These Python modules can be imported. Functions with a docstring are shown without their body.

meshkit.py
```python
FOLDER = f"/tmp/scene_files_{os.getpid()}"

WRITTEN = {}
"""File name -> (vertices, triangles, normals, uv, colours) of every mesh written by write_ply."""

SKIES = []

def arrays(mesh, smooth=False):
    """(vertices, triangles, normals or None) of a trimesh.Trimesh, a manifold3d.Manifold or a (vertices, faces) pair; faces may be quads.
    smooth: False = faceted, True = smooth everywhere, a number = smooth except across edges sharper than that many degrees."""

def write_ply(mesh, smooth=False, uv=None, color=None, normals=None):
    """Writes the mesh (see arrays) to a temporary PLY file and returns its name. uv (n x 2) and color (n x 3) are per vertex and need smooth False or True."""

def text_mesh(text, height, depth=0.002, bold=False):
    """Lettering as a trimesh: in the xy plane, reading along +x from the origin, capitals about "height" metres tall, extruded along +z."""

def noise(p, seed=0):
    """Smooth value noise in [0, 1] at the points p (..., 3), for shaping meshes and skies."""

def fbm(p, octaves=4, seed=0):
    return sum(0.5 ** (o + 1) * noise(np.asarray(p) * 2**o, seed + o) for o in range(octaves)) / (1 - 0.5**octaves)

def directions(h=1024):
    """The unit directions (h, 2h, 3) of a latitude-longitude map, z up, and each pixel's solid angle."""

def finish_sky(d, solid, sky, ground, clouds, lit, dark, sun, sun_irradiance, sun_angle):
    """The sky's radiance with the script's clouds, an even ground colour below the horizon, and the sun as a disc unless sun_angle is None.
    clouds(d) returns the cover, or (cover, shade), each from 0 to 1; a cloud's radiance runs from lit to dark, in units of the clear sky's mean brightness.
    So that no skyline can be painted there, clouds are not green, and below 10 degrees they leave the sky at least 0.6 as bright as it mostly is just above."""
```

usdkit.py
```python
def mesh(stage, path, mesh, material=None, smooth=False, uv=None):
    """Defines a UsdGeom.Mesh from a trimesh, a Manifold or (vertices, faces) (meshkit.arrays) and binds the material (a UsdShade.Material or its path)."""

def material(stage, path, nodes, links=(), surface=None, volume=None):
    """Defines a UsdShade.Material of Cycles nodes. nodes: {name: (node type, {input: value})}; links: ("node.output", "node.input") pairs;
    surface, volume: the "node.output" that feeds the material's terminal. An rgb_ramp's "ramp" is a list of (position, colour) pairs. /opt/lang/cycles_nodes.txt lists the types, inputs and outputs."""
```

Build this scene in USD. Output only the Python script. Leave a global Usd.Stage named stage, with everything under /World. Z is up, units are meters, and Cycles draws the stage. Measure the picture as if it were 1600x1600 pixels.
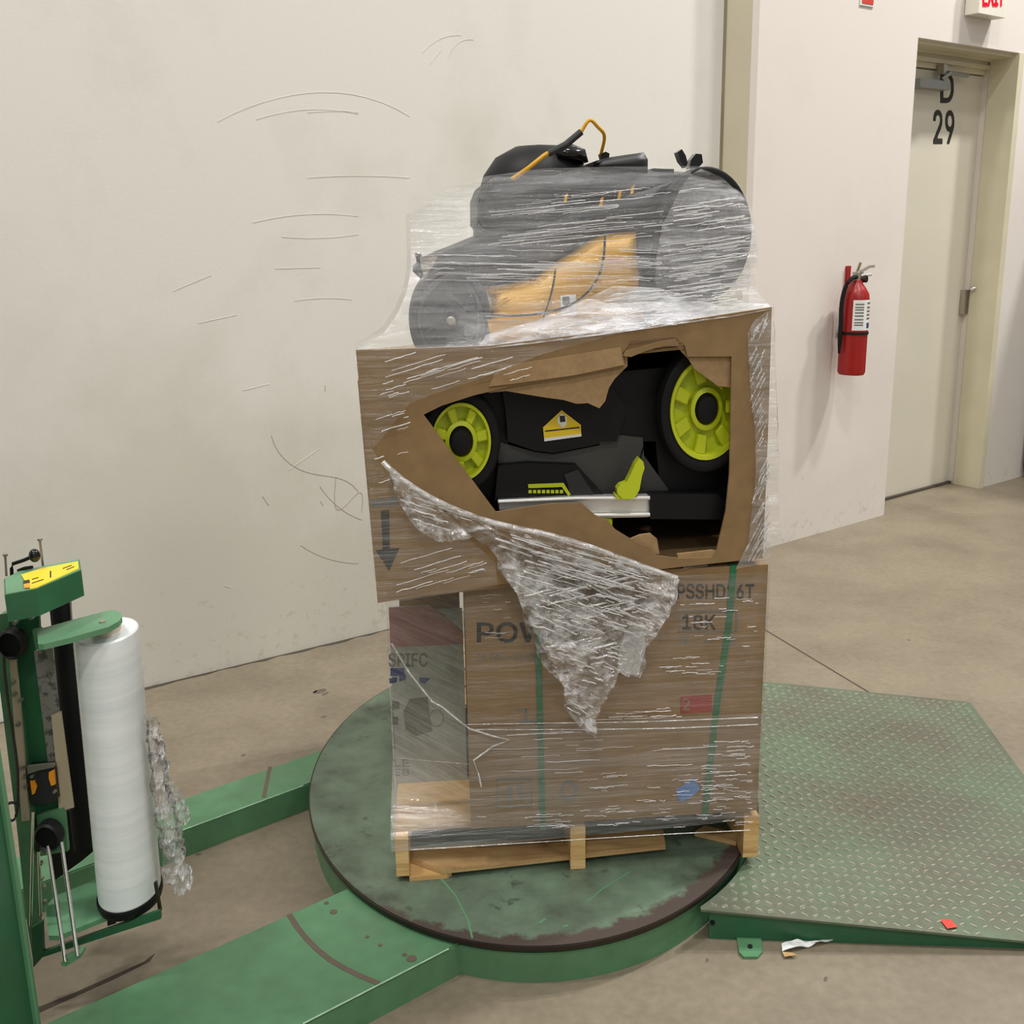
import math, random, numpy as np, trimesh, usdkit, meshkit
import manifold3d as m3
from shapely.geometry import Polygon, LineString, Point, box as sbox
from shapely import affinity
from shapely.ops import unary_union
from pxr import Usd, UsdGeom, UsdLux, Gf, Sdf
rng = np.random.default_rng(7)
stage = Usd.Stage.CreateInMemory()
UsdGeom.SetStageUpAxis(stage, 'Z'); UsdGeom.SetStageMetersPerUnit(stage, 1.0)
UsdGeom.Xform.Define(stage, '/World'); UsdGeom.Scope.Define(stage, '/World/Looks')

# ------------------------------------------------------------------ camera, lights, exposure
FOC, PITCH, ROLL, EYE = 1700.0, 0.255, -0.0171, np.array([0, 0, 1.456])
FW = np.array([0, math.cos(PITCH), -math.sin(PITCH)]); UP0 = np.array([0, math.sin(PITCH), math.cos(PITCH)]); RT0 = np.array([1.0, 0, 0])
RT = math.cos(ROLL)*RT0 + math.sin(ROLL)*UP0; UP = -math.sin(ROLL)*RT0 + math.cos(ROLL)*UP0
cam = UsdGeom.Camera.Define(stage, '/World/camera')
cam.AddTransformOp().Set(Gf.Matrix4d(*RT, 0, *UP, 0, *(-FW), 0, *EYE, 1))
cam.CreateHorizontalApertureAttr(36.0); cam.CreateVerticalApertureAttr(36.0); cam.CreateFocalLengthAttr(36.0*FOC/1600)
cam.CreateClippingRangeAttr((0.05, 200.0))
cam.CreateExposureAttr(0.25)
dome = UsdLux.DomeLight.Define(stage, '/World/hall_ambient'); dome.CreateIntensityAttr(0.11); dome.CreateColorAttr((1.0, 0.98, 0.95))
def high_bay(name, x, y, z, sx, sy, power):
    l = UsdLux.RectLight.Define(stage, '/World/' + name)
    l.CreateWidthAttr(sx); l.CreateHeightAttr(sy); l.CreateIntensityAttr(power/(sx*sy)); l.CreateColorAttr((1.0, 0.985, 0.955))
    l.AddTranslateOp().Set((x, y, z)); l.AddRotateZOp().Set(36.0)
high_bay('high_bay_light', 4.3, 4.3, 7.2, 0.7, 0.3, 62)
high_bay('high_bay_light_001', 5.65, 5.3, 7.2, 0.6, 0.25, 112)
high_bay('high_bay_light_002', 1.4, 0.9, 7.2, 1.1, 0.4, 40)
high_bay('high_bay_light_003', -2.6, 1.2, 7.2, 1.1, 0.4, 46)
high_bay('high_bay_light_004', -0.6, -3.4, 7.2, 1.1, 0.4, 44)
high_bay('high_bay_light_005', 2.5, -8.5, 7.2, 1.1, 0.4, 34)
high_bay('high_bay_light_006', -3.5, -10.0, 7.2, 1.1, 0.4, 34)
high_bay('high_bay_light_007', 7.0, -6.0, 7.2, 1.1, 0.4, 34)

# ------------------------------------------------------------------ maths helpers
def ray(u, v): return FW + (u-800)/FOC*RT - (v-800)/FOC*UP
def on_z(u, v, z=0.0): d = ray(u, v); return EYE + d*(z-EYE[2])/d[2]
def on_y(u, v, y): d = ray(u, v); return EYE + d*y/d[1]
class Plane:
    """A vertical plane through p with outward normal n; local coordinates are (along, height)."""
    def __init__(s, p, n):
        s.p = np.array([p[0], p[1], 0.0]); s.n = np.array([n[0], n[1], 0.0])/math.hypot(n[0], n[1]); s.e = np.array([-s.n[1], s.n[0], 0.0])
        s.d = np.array([s.n[0]*0.58, s.n[1], 0.0]) if abs(s.n[0]) < 0.4 else s.n   # the depth edge of a carton, a little off square
    def hit(s, u, v, off=0.0): d = ray(u, v); return EYE + d*np.dot(s.p+s.d*off-EYE, s.n)/np.dot(d, s.n)
    def loc(s, u, v, off=0.0): q = s.hit(u, v, off); return (float(np.dot(q-s.p, s.e)), float(q[2]))
    def poly(s, pts, off=0.0): return Polygon([s.loc(u, v, off) for u, v in pts]).buffer(0)
    def to3(s, a, h, d=0.0): return s.p + s.e*a + s.d*d + np.array([0, 0, h])
    def slab(s, poly, d0, d1):
        """Extrudes a local polygon between the offsets d0 < d1 along the normal."""
        out = []
        for g in (poly.geoms if hasattr(poly, 'geoms') else [poly]):
            if g.geom_type != 'Polygon' or g.area < 1e-9: continue
            m = trimesh.creation.extrude_polygon(g, d1-d0, engine='earcut')
            v = m.vertices; m.vertices = s.p + v[:, :1]*s.e + v[:, 1:2]*np.array([0, 0, 1.0]) + (v[:, 2:3]+d0)*s.d
            out.append(m)
        m = cat(out); m.fix_normals(); return m
    def pslab(s, pts, d0, d1): return s.slab(s.poly(pts, d1), d0, d1)
class YPlane(Plane):
    def __init__(s, y): super().__init__((0, y), (0, -1))
def cat(ms): return trimesh.util.concatenate([m for m in ms if m is not None])
def slab_z(poly, z0, z1):
    """Extrudes a plan polygon between two heights."""
    if not hasattr(poly, 'geom_type'): poly = Polygon([(p[0], p[1]) for p in poly]).buffer(0)
    ms = []
    for g in (poly.geoms if hasattr(poly, 'geoms') else [poly]):
        m = trimesh.creation.extrude_polygon(g, z1-z0, engine='earcut'); m.apply_translation((0, 0, z0)); ms.append(m)
    return cat(ms)
def pz(pts, z): return [on_z(u, v, z) for u, v in pts]
def bx(c, s, rz=0.0, bev=0.0):
    """A box with chamfered edges: centre, size, turn about z."""
    s = np.array(s, float)
    if bev > 0:
        b = min(bev, s.min()*0.45)
        pts = []
        for k in range(3):
            h = s/2 - b; h[k] = s[k]/2
            pts += [np.array(q)*h for q in np.ndindex(2, 2, 2) for q in [np.array(q)*2-1]]
        m = trimesh.convex.convex_hull(np.array(pts))
    else: m = trimesh.creation.box(s)
    m.apply_transform(trimesh.transformations.rotation_matrix(rz, (0, 0, 1))); m.apply_translation(c); return m
def cyl(p0, p1, r, n=24, r2=None):
    p0, p1 = np.array(p0, float), np.array(p1, float); L = np.linalg.norm(p1-p0)
    prof = [(0, 0), (r, 0), (r if r2 is None else r2, L), (0, L)]
    m = trimesh.creation.revolve(np.array(prof), sections=n)
    m.apply_transform(trimesh.geometry.align_vectors((0, 0, 1), (p1-p0)/L)); m.apply_translation(p0); return m
def lathe(prof, n=40): return trimesh.creation.revolve(np.array(prof, float), sections=n)
def place(m, X, Y, Z, o):
    M = np.eye(4); M[:3, 0], M[:3, 1], M[:3, 2], M[:3, 3] = X, Y, Z, o
    m = m.copy(); m.apply_transform(M)
    if np.linalg.det(M[:3, :3]) < 0: m.invert()
    return m
def smooth_path(pts, n=40):
    from scipy.interpolate import CubicSpline
    p = np.array(pts, float); t = np.r_[0, np.cumsum(np.linalg.norm(np.diff(p, axis=0), axis=1))]
    return CubicSpline(t, p)(np.linspace(0, t[-1], n))
def tube(pts, r, sides=8, n=None):
    p = smooth_path(pts, n) if n else np.array(pts, float)
    t = np.gradient(p, axis=0); t /= np.linalg.norm(t, axis=1, keepdims=True)+1e-12
    a = np.cross(t, np.where(np.abs(t[:, 2:]) < 0.9, [0, 0, 1.0], [1.0, 0, 0])); a /= np.linalg.norm(a, axis=1, keepdims=True)
    b = np.cross(t, a); w = np.arange(sides)*2*np.pi/sides
    v = (p[:, None]+r*(np.cos(w)[None, :, None]*a[:, None]+np.sin(w)[None, :, None]*b[:, None])).reshape(-1, 3)
    f = []
    for i in range(len(p)-1):
        for j in range(sides):
            q = [i*sides+j, i*sides+(j+1) % sides, (i+1)*sides+(j+1) % sides, (i+1)*sides+j]; f += [[q[0], q[1], q[2]], [q[0], q[2], q[3]]]
    for e, c in ((0, True), ((len(p)-1)*sides, False)):
        for j in range(1, sides-1): f.append([e, e+j+1, e+j] if c else [e, e+j, e+j+1])
    m = trimesh.Trimesh(v, f, process=False); m.fix_normals(); return m
def sheet(P):
    """A grid of points (n, m, 3) as a surface."""
    n, m = P.shape[:2]; i, j = np.meshgrid(np.arange(n-1), np.arange(m-1), indexing='ij'); k = i*m+j
    f = np.stack([k, k+1, k+m+1, k, k+m+1, k+m], -1).reshape(-1, 3)
    return trimesh.Trimesh(P.reshape(-1, 3), f, process=False)
def tri_poly(poly, step):
    """A filled polygon as a fine triangle mesh in 2D."""
    v, f = trimesh.creation.triangulate_polygon(poly.segmentize(step), engine='earcut')
    m = trimesh.Trimesh(np.c_[v, np.zeros(len(v))], f, process=False)
    for _ in range(7):
        e = np.linalg.norm(m.vertices[m.edges_unique[:, 0]]-m.vertices[m.edges_unique[:, 1]], axis=1)
        if e.max() < step*1.6: break
        v, f = trimesh.remesh.subdivide_to_size(m.vertices, m.faces, step*1.5, max_iter=14); m = trimesh.Trimesh(v, f); break
    return m

def pillow(plane, pts, d0, d1, bulge, r, step=0.014):
    """A body panel with a rounded front: an extruded outline whose face swells away from its edge."""
    poly = plane.poly(pts, d1); m = tri_poly(poly, step); v = m.vertices
    ring = poly.exterior; dist = np.array([ring.distance(Point(a, b)) for a, b in v[:, :2]]); t = np.clip(dist/r, 0, 1); d = d1+bulge*(np.sqrt(1-(1-t)**2)-1)
    m.vertices = plane.p+v[:, :1]*plane.e+v[:, 1:2]*np.array([0, 0, 1.0])+d[:, None]*plane.d
    if (m.face_normals @ plane.n).mean() < 0: m.invert()
    return cat([m, plane.slab(poly, d0, d1-bulge)])

# ------------------------------------------------------------------ prims
used = {}
def fresh(parent, name):
    k = (parent, name); used[k] = used.get(k, -1)+1
    return f'{parent}/{name}' + (f'_{used[k]:03d}' if used[k] else '')
def tags(prim, label=None, cat_=None, group=None, kind=None):
    for k, v in (('label', label), ('category', cat_), ('group', group), ('kind', kind)):
        if v: prim.SetCustomDataByKey(k, v)
bases = {}
def thing(name, label, cat_, base=(0, 0, 0), group=None, kind=None):
    path = fresh('/World', name); x = UsdGeom.Xform.Define(stage, path); x.AddTranslateOp().Set(Gf.Vec3d(*map(float, base)))
    bases[path] = np.array(base, float); tags(x.GetPrim(), label, cat_, group, kind); return path
def part(parent, name, mesh, mat, smooth=30, label=None, kind=None):
    """One Mesh prim under a thing or a part; the mesh is given in world coordinates."""
    path = fresh(parent, name)
    top = '/'.join(parent.split('/')[:3]); m = mesh.copy(); m.apply_translation(-bases.get(top, np.zeros(3)))
    p = usdkit.mesh(stage, path, m, M[mat], smooth=smooth).GetPrim(); tags(p, label, None, None, kind); return path
def solo(name, mesh, mat, label=None, cat_=None, smooth=30, group=None, kind=None):
    path = fresh('/World', name); p = usdkit.mesh(stage, path, mesh, M[mat], smooth=smooth).GetPrim(); tags(p, label, cat_, group, kind); return path

# ------------------------------------------------------------------ materials
def lin(r, g, b): return tuple(((x/255/12.92) if x/255 <= 0.04045 else ((x/255+0.055)/1.055)**2.4) for x in (r, g, b))
M = {}
def mat(name, nodes, links, surface='p.BSDF'): M[name] = usdkit.material(stage, '/World/Looks/' + name, nodes, links, surface=surface)
def plain(name, col, rough=0.5, metal=0.0, var=0.12, scale=8.0, bump=0.0, bscale=60.0, **kw):
    """A paint or plastic: base colour broken up by noise, optional fine relief."""
    a = tuple(max(0, x*(1-var)) for x in col); b = tuple(min(1, x*(1+var)) for x in col)
    n = {'g': ('geometry', {}), 'n': ('noise_texture', {'scale': scale, 'detail': 5.0}), 'r': ('rgb_ramp', {'ramp': [(0.3, a), (0.7, b)]}),
         'p': ('principled_bsdf', {'roughness': rough, 'metallic': metal, **kw})}
    l = [('g.position', 'n.vector'), ('n.fac', 'r.fac'), ('r.color', 'p.base_color')]
    if bump:
        n['n2'] = ('noise_texture', {'scale': bscale, 'detail': 4.0}); n['b'] = ('bump', {'strength': bump, 'distance': 0.004})
        l += [('g.position', 'n2.vector'), ('n2.fac', 'b.height'), ('b.normal', 'p.normal')]
    mat(name, n, l)
def blotched(name, col, col2, rough, lo, hi, scale, stretch=(1, 1, 1), metal=0.0, metal2=0.0, bump=0.0, fine=60.0, detail=8.0):
    """Two tones in stains of their own shape (wear, dirt), with fine grain over both."""
    n = {'g': ('geometry', {}), 'm': ('mapping', {'scale': stretch}), 'n': ('noise_texture', {'scale': scale, 'detail': detail, 'roughness': 0.62}),
         'r': ('rgb_ramp', {'ramp': [(lo, (0, 0, 0)), (hi, (1, 1, 1))]}), 'x': ('mix', {'color1': col, 'color2': col2}),
         'f': ('noise_texture', {'scale': fine, 'detail': 3.0}), 'fr': ('rgb_ramp', {'ramp': [(0.25, (.86, .86, .86)), (0.75, (1.08, 1.08, 1.08))]}),
         'y': ('mix', {'mix_type': 'multiply', 'fac': 1.0}), 'mm': ('math', {'math_type': 'multiply_add', 'value2': metal2-metal, 'value3': metal}),
         'p': ('principled_bsdf', {'roughness': rough})}
    l = [('g.position', 'm.vector'), ('m.vector', 'n.vector'), ('n.fac', 'r.fac'), ('r.color', 'x.fac'), ('g.position', 'f.vector'), ('f.fac', 'fr.fac'),
         ('x.color', 'y.color1'), ('fr.color', 'y.color2'), ('y.color', 'p.base_color'), ('r.color', 'mm.value1'), ('mm.value', 'p.metallic')]
    if bump:
        n['b'] = ('bump', {'strength': bump, 'distance': 0.003}); l += [('f.fac', 'b.height'), ('b.normal', 'p.normal')]
    mat(name, n, l)
def film(name, lo, hi, gloss, stretch, scale, bump, rough=0.16, col=(0.80, 0.78, 0.76), r0=0.38, r1=0.66, patch=3.0):
    """Stretch film: clear where it lies smooth, milky along its stretch marks, glints of the lamps all over."""
    n = {'g': ('geometry', {}), 'm': ('mapping', {'scale': stretch}), 'n': ('noise_texture', {'scale': scale, 'detail': 6.0, 'roughness': 0.6, 'distortion': 0.3}),
         'q': ('noise_texture', {'scale': patch, 'detail': 2.0}), 's': ('math', {'math_type': 'multiply_add', 'value2': 0.45, 'value3': -0.22}), 'a': ('math', {'math_type': 'add'}),
         'r': ('map_range', {'from_min': r0, 'from_max': r1, 'to_min': lo, 'to_max': hi, 'clamp': True}),
         'b': ('bump', {'strength': bump, 'distance': 0.010}), 't': ('transparent_bsdf', {'color': (0.97, 0.97, 0.97)}),
         'p': ('diffuse_bsdf', {'color': col}), 'x': ('mix_closure', {}), 'gl': ('glossy_bsdf', {'color': (0.95, 0.95, 0.95), 'roughness': rough}), 'y': ('mix_closure', {'fac': gloss})}
    l = [('g.position', 'm.vector'), ('m.vector', 'n.vector'), ('g.position', 'q.vector'), ('q.fac', 's.value1'), ('n.fac', 'a.value1'), ('s.value', 'a.value2'), ('a.value', 'r.value'),
         ('n.fac', 'b.height'), ('b.normal', 'p.normal'), ('b.normal', 'gl.normal'), ('r.result', 'x.fac'), ('t.BSDF', 'x.closure1'), ('p.BSDF', 'x.closure2'), ('x.closure', 'y.closure1'), ('gl.BSDF', 'y.closure2')]
    mat(name, n, l, 'y.closure')

# walls: off-white paint, scuffed patches in clouds; lower band greyed by dirt and painted fall-off of light
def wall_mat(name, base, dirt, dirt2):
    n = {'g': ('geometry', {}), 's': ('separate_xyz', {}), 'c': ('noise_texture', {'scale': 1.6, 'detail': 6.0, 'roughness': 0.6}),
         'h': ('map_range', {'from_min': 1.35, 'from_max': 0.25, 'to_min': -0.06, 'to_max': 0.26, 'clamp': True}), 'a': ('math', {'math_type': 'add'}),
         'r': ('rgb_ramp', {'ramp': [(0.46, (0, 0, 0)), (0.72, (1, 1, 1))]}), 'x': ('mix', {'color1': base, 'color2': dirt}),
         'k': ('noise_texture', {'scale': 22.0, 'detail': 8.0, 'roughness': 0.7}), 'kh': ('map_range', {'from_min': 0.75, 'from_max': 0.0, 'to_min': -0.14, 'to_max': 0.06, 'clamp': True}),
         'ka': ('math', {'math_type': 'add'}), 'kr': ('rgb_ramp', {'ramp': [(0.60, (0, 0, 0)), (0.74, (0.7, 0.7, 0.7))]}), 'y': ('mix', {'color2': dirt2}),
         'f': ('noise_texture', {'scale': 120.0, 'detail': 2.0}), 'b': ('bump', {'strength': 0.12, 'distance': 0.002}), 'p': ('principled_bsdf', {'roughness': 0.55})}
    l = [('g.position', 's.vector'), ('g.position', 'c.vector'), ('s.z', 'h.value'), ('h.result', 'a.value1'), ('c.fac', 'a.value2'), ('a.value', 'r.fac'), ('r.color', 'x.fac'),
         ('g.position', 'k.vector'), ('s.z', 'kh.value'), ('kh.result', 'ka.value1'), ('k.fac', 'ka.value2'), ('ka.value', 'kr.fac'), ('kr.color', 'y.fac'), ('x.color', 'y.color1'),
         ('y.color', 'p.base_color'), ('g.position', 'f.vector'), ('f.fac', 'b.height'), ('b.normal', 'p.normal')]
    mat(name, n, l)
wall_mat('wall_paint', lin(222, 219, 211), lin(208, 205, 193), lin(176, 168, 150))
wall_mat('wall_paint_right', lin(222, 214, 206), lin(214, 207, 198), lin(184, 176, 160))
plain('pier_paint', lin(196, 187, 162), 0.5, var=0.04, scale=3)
plain('seam_dark', lin(130, 118, 92), 0.7)
plain('door_paint', lin(205, 199, 182), 0.35, var=0.03, scale=3)
plain('frame_paint', lin(206, 199, 172), 0.4, var=0.05, scale=6)
blotched('concrete', lin(132, 121, 102), lin(114, 103, 86), 0.5, 0.40, 0.70, 2.6, bump=0.12, fine=45.0)
plain('floor_stain', lin(92, 82, 70), 0.7, var=0.2, scale=80)
plain('joint_dark', lin(70, 62, 52), 0.9)
blotched('green_paint', lin(84, 130, 92), lin(88, 122, 90), 0.42, 0.5, 0.75, 5.0, bump=0.03, fine=25)
plain('green_dark', lin(42, 94, 62), 0.4, var=0.12, scale=12)
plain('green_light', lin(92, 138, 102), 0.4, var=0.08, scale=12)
plain('bare_mark', lin(96, 84, 72), 0.6)
# turntable: worn green over steel, brown polished rim with a ragged inner edge
mat('turntable_steel', {
    'g': ('geometry', {}), 'm': ('mapping', {'location': (-0.0381*1.3333, -2.613, 0), 'scale': (1.3333, 1.0, 0.0)}), 'len': ('vector_math', {'math_type': 'length'}),
    'e': ('noise_texture', {'scale': 26.0, 'detail': 6.0, 'roughness': 0.7}), 'em': ('math', {'math_type': 'multiply_add', 'value2': 0.09, 'value3': -0.045}), 'ea': ('math', {'math_type': 'add'}),
    'gd': ('vector_math', {'math_type': 'dot_product', 'vector2': (0.06, -0.05, 0.0)}), 'gb': ('math', {'math_type': 'add'}), 'er': ('rgb_ramp', {'ramp': [(0.626, (0, 0, 0)), (0.642, (1, 1, 1))]}),
    'n': ('noise_texture', {'scale': 5.5, 'detail': 8.0, 'roughness': 0.6}), 'r': ('rgb_ramp', {'ramp': [(0.36, lin(66, 76, 64)), (0.47, lin(92, 107, 90)), (0.58, lin(104, 124, 104)), (0.75, lin(122, 144, 122))]}),
    'k': ('noise_texture', {'scale': 17.0, 'detail': 7.0, 'roughness': 0.7}), 'kr': ('rgb_ramp', {'ramp': [(0.60, (0, 0, 0)), (0.68, (0.7, 0.7, 0.7))]}), 'x': ('mix', {'color2': lin(60, 66, 54)}),
    'y': ('mix', {'color2': lin(78, 68, 62)}), 'p': ('principled_bsdf', {'roughness': 0.42, 'metallic': 0.15})},
    [('g.position', 'm.vector'), ('m.vector', 'len.vector1'), ('g.position', 'e.vector'), ('e.fac', 'em.value1'), ('em.value', 'ea.value1'), ('len.value', 'ea.value2'), ('g.position', 'gd.vector1'), ('gd.value', 'gb.value1'), ('ea.value', 'gb.value2'), ('gb.value', 'er.fac'),
     ('g.position', 'n.vector'), ('n.fac', 'r.fac'), ('g.position', 'k.vector'), ('k.fac', 'kr.fac'), ('kr.color', 'x.fac'), ('r.color', 'x.color1'),
     ('x.color', 'y.color1'), ('er.color', 'y.fac'), ('y.color', 'p.base_color')])
plain('dark_steel', lin(62, 54, 48), 0.35, metal=0.7, var=0.2)
blotched('tread_plate', lin(98, 116, 92), lin(104, 104, 90), 0.38, 0.40, 0.62, 2.2, metal=0.15, metal2=0.4, fine=80)
blotched('tread_lug', lin(164, 168, 150), lin(186, 178, 162), 0.22, 0.40, 0.62, 2.2, metal=0.3, metal2=0.7, fine=80)  # paler than the plate, glints put into the lug colour
def wood(name, a, b, c):
    mat(name, {'g': ('geometry', {}), 'm': ('mapping', {'scale': (3.0, 8.0, 34.0)}), 'n': ('noise_texture', {'scale': 1.6, 'detail': 8.0, 'roughness': 0.6, 'distortion': 1.2}),
               'r': ('rgb_ramp', {'ramp': [(0.3, a), (0.5, b), (0.7, c)]}), 'p': ('principled_bsdf', {'roughness': 0.7})},
        [('g.position', 'm.vector'), ('m.vector', 'n.vector'), ('n.fac', 'r.fac'), ('r.color', 'p.base_color')])
wood('pine', lin(176, 138, 84), lin(206, 168, 108), lin(226, 194, 138))
wood('pine_dark', lin(150, 118, 78), lin(178, 144, 96), lin(196, 166, 116))
blotched('cardboard', lin(142, 114, 76), lin(134, 106, 69), 0.75, 0.40, 0.70, 3.0, stretch=(2, 2, 5), fine=30, bump=0.05)
blotched('cardboard_light', lin(164, 134, 94), lin(154, 124, 84), 0.75, 0.42, 0.66, 3.0, stretch=(5, 5, 5), fine=90, bump=0.08)
blotched('carton_white', lin(164, 166, 156), lin(154, 157, 148), 0.55, 0.45, 0.7, 6.0, fine=60)
plain('carton_red', lin(150, 108, 104), 0.5, var=0.08)
plain('ink_black', lin(36, 34, 30), 0.6)
plain('ink_grey', lin(110, 106, 98), 0.6)
plain('ink_blue', lin(52, 62, 112), 0.6)
plain('ink_red', lin(150, 48, 40), 0.6)
plain('black_plastic', lin(11, 11, 12), 0.5, var=0.1, specular_ior_level=0.3)
plain('black_rubber', lin(18, 18, 19), 0.75, var=0.1, bump=0.1, specular_ior_level=0.3)
plain('black_gloss', lin(14, 14, 16), 0.15)
plain('grey_plastic', lin(62, 62, 59), 0.5, var=0.06)
plain('dark_grey', lin(34, 35, 36), 0.5, var=0.1)
plain('lime_plastic', lin(190, 202, 32), 0.38, var=0.04)
plain('yellow_paint', lin(212, 158, 12), 0.4, var=0.06)
plain('yellow_label', lin(228, 196, 40), 0.45, var=0.03)
plain('orange_plastic', lin(236, 150, 36), 0.4, var=0.05)
plain('chrome', lin(215, 212, 205), 0.16, metal=1.0, var=0.03)
plain('aluminium', lin(228, 226, 220), 0.32, metal=0.55, var=0.03)
film('glint_film', 0.12, 0.62, 0.25, (30, 30, 30), 1.0, 0.5, rough=0.2, col=(0.95, 0.94, 0.93), r0=0.3, r1=0.6)  # whitish film colour that stands for lamp glints
plain('galvanised', lin(176, 170, 158), 0.34, metal=0.8, var=0.12, scale=30)
plain('grey_closer', lin(150, 152, 148), 0.4, metal=0.3, var=0.05)
blotched('tread_guard', lin(150, 146, 140), lin(92, 88, 84), 0.4, 0.5, 0.6, 60.0, metal=0.4, metal2=0.4)
plain('beige_panel', lin(176, 162, 136), 0.5, var=0.05)
plain('red_paint', lin(150, 20, 18), 0.32, var=0.05)
plain('red_sign', lin(206, 60, 48), 0.45, var=0.05)
plain('white_label', lin(226, 226, 224), 0.5, var=0.05, scale=40)
plain('white_plastic', lin(226, 222, 208), 0.45, var=0.03)
plain('paper_core', lin(214, 196, 176), 0.7, var=0.05)
plain('blue_tape', lin(96, 134, 190), 0.4, var=0.15, scale=60)
plain('green_strap', lin(28, 104, 66), 0.35, var=0.12, scale=30)
plain('worn_edge_glint', lin(160, 196, 168), 0.35, var=0.2, scale=60)
plain('scuff', lin(176, 168, 154), 0.8)
plain('scuff_faint', lin(212, 207, 196), 0.8)
mat('exit_red', {'e': ('emission', {'color': lin(255, 30, 50), 'strength': 1.3})}, [], 'e.emission')
mat('film_roll_wrap', {'g': ('geometry', {}), 'm': ('mapping', {'scale': (2, 2, 46)}), 'n': ('noise_texture', {'scale': 1.0, 'detail': 6.0, 'roughness': 0.6}),
    'r': ('rgb_ramp', {'ramp': [(0.3, lin(222, 229, 228)), (0.7, lin(243, 245, 245))]}), 'b': ('bump', {'strength': 0.25, 'distance': 0.003}),
    'p': ('principled_bsdf', {'roughness': 0.28, 'subsurface_weight': 0.0})}, [('g.position', 'm.vector'), ('m.vector', 'n.vector'), ('n.fac', 'r.fac'), ('r.color', 'p.base_color'), ('n.fac', 'b.height'), ('b.normal', 'p.normal')])
film('film_clear', 0.0, 0.10, 0.07, (5, 5, 70), 1.0, 0.9, r0=0.42, r1=0.70)
film('film_hazy', 0.03, 0.18, 0.10, (4, 4, 60), 1.0, 0.9)
film('film_tent', 0.02, 0.15, 0.06, (3.5, 3.5, 60), 1.0, 0.8)
film('film_glint', 0.0, 0.16, 0.20, (9, 9, 60), 1.0, 1.0, rough=0.14, r0=0.44, r1=0.68)
film('film_silver', 0.0, 0.36, 0.15, (9, 9, 95), 1.0, 1.0, rough=0.14, col=(0.9, 0.9, 0.93), r0=0.48, r1=0.68)
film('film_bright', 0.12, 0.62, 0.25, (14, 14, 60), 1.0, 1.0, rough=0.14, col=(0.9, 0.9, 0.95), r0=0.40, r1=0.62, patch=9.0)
film('film_crumpled', 0.05, 0.92, 0.30, (30, 30, 46), 1.0, 1.0, rough=0.12, col=(0.9, 0.88, 0.87), r0=0.40, r1=0.66, patch=9.0)

# ------------------------------------------------------------------ the setting
LW0, LW1 = on_z(225, 1075), on_z(600, 985); ld = (LW1-LW0)/np.linalg.norm(LW1-LW0); LWALL = Plane(LW0, (ld[1], -ld[0]))
RW0, RW1 = on_z(1220, 850), on_z(1380, 805); rd = (RW1-RW0)/np.linalg.norm(RW1-RW0); RWALL = Plane(RW0, (rd[1], -rd[0]))
if LWALL.n[1] > 0: LWALL.n *= -1
REC = 0.19; DPLANE = Plane(RW0-RWALL.n*REC, RWALL.n)
WH = 4.2
f = thing('floor', None, None, kind='structure')
part(f, 'slab', slab_z(sbox(-9, -7, 11, 13), -0.12, 0.0), 'concrete', False)
j0, j1 = on_z(1165, 966), on_z(1358, 1082)
def floor_strip(pts, w, z=0.0008):
    l = LineString([(p[0], p[1]) for p in pts]).buffer(w/2, cap_style='flat'); return slab_z(l, -0.002, z)
jd = (j1-j0)/np.linalg.norm(j1-j0)
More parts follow.
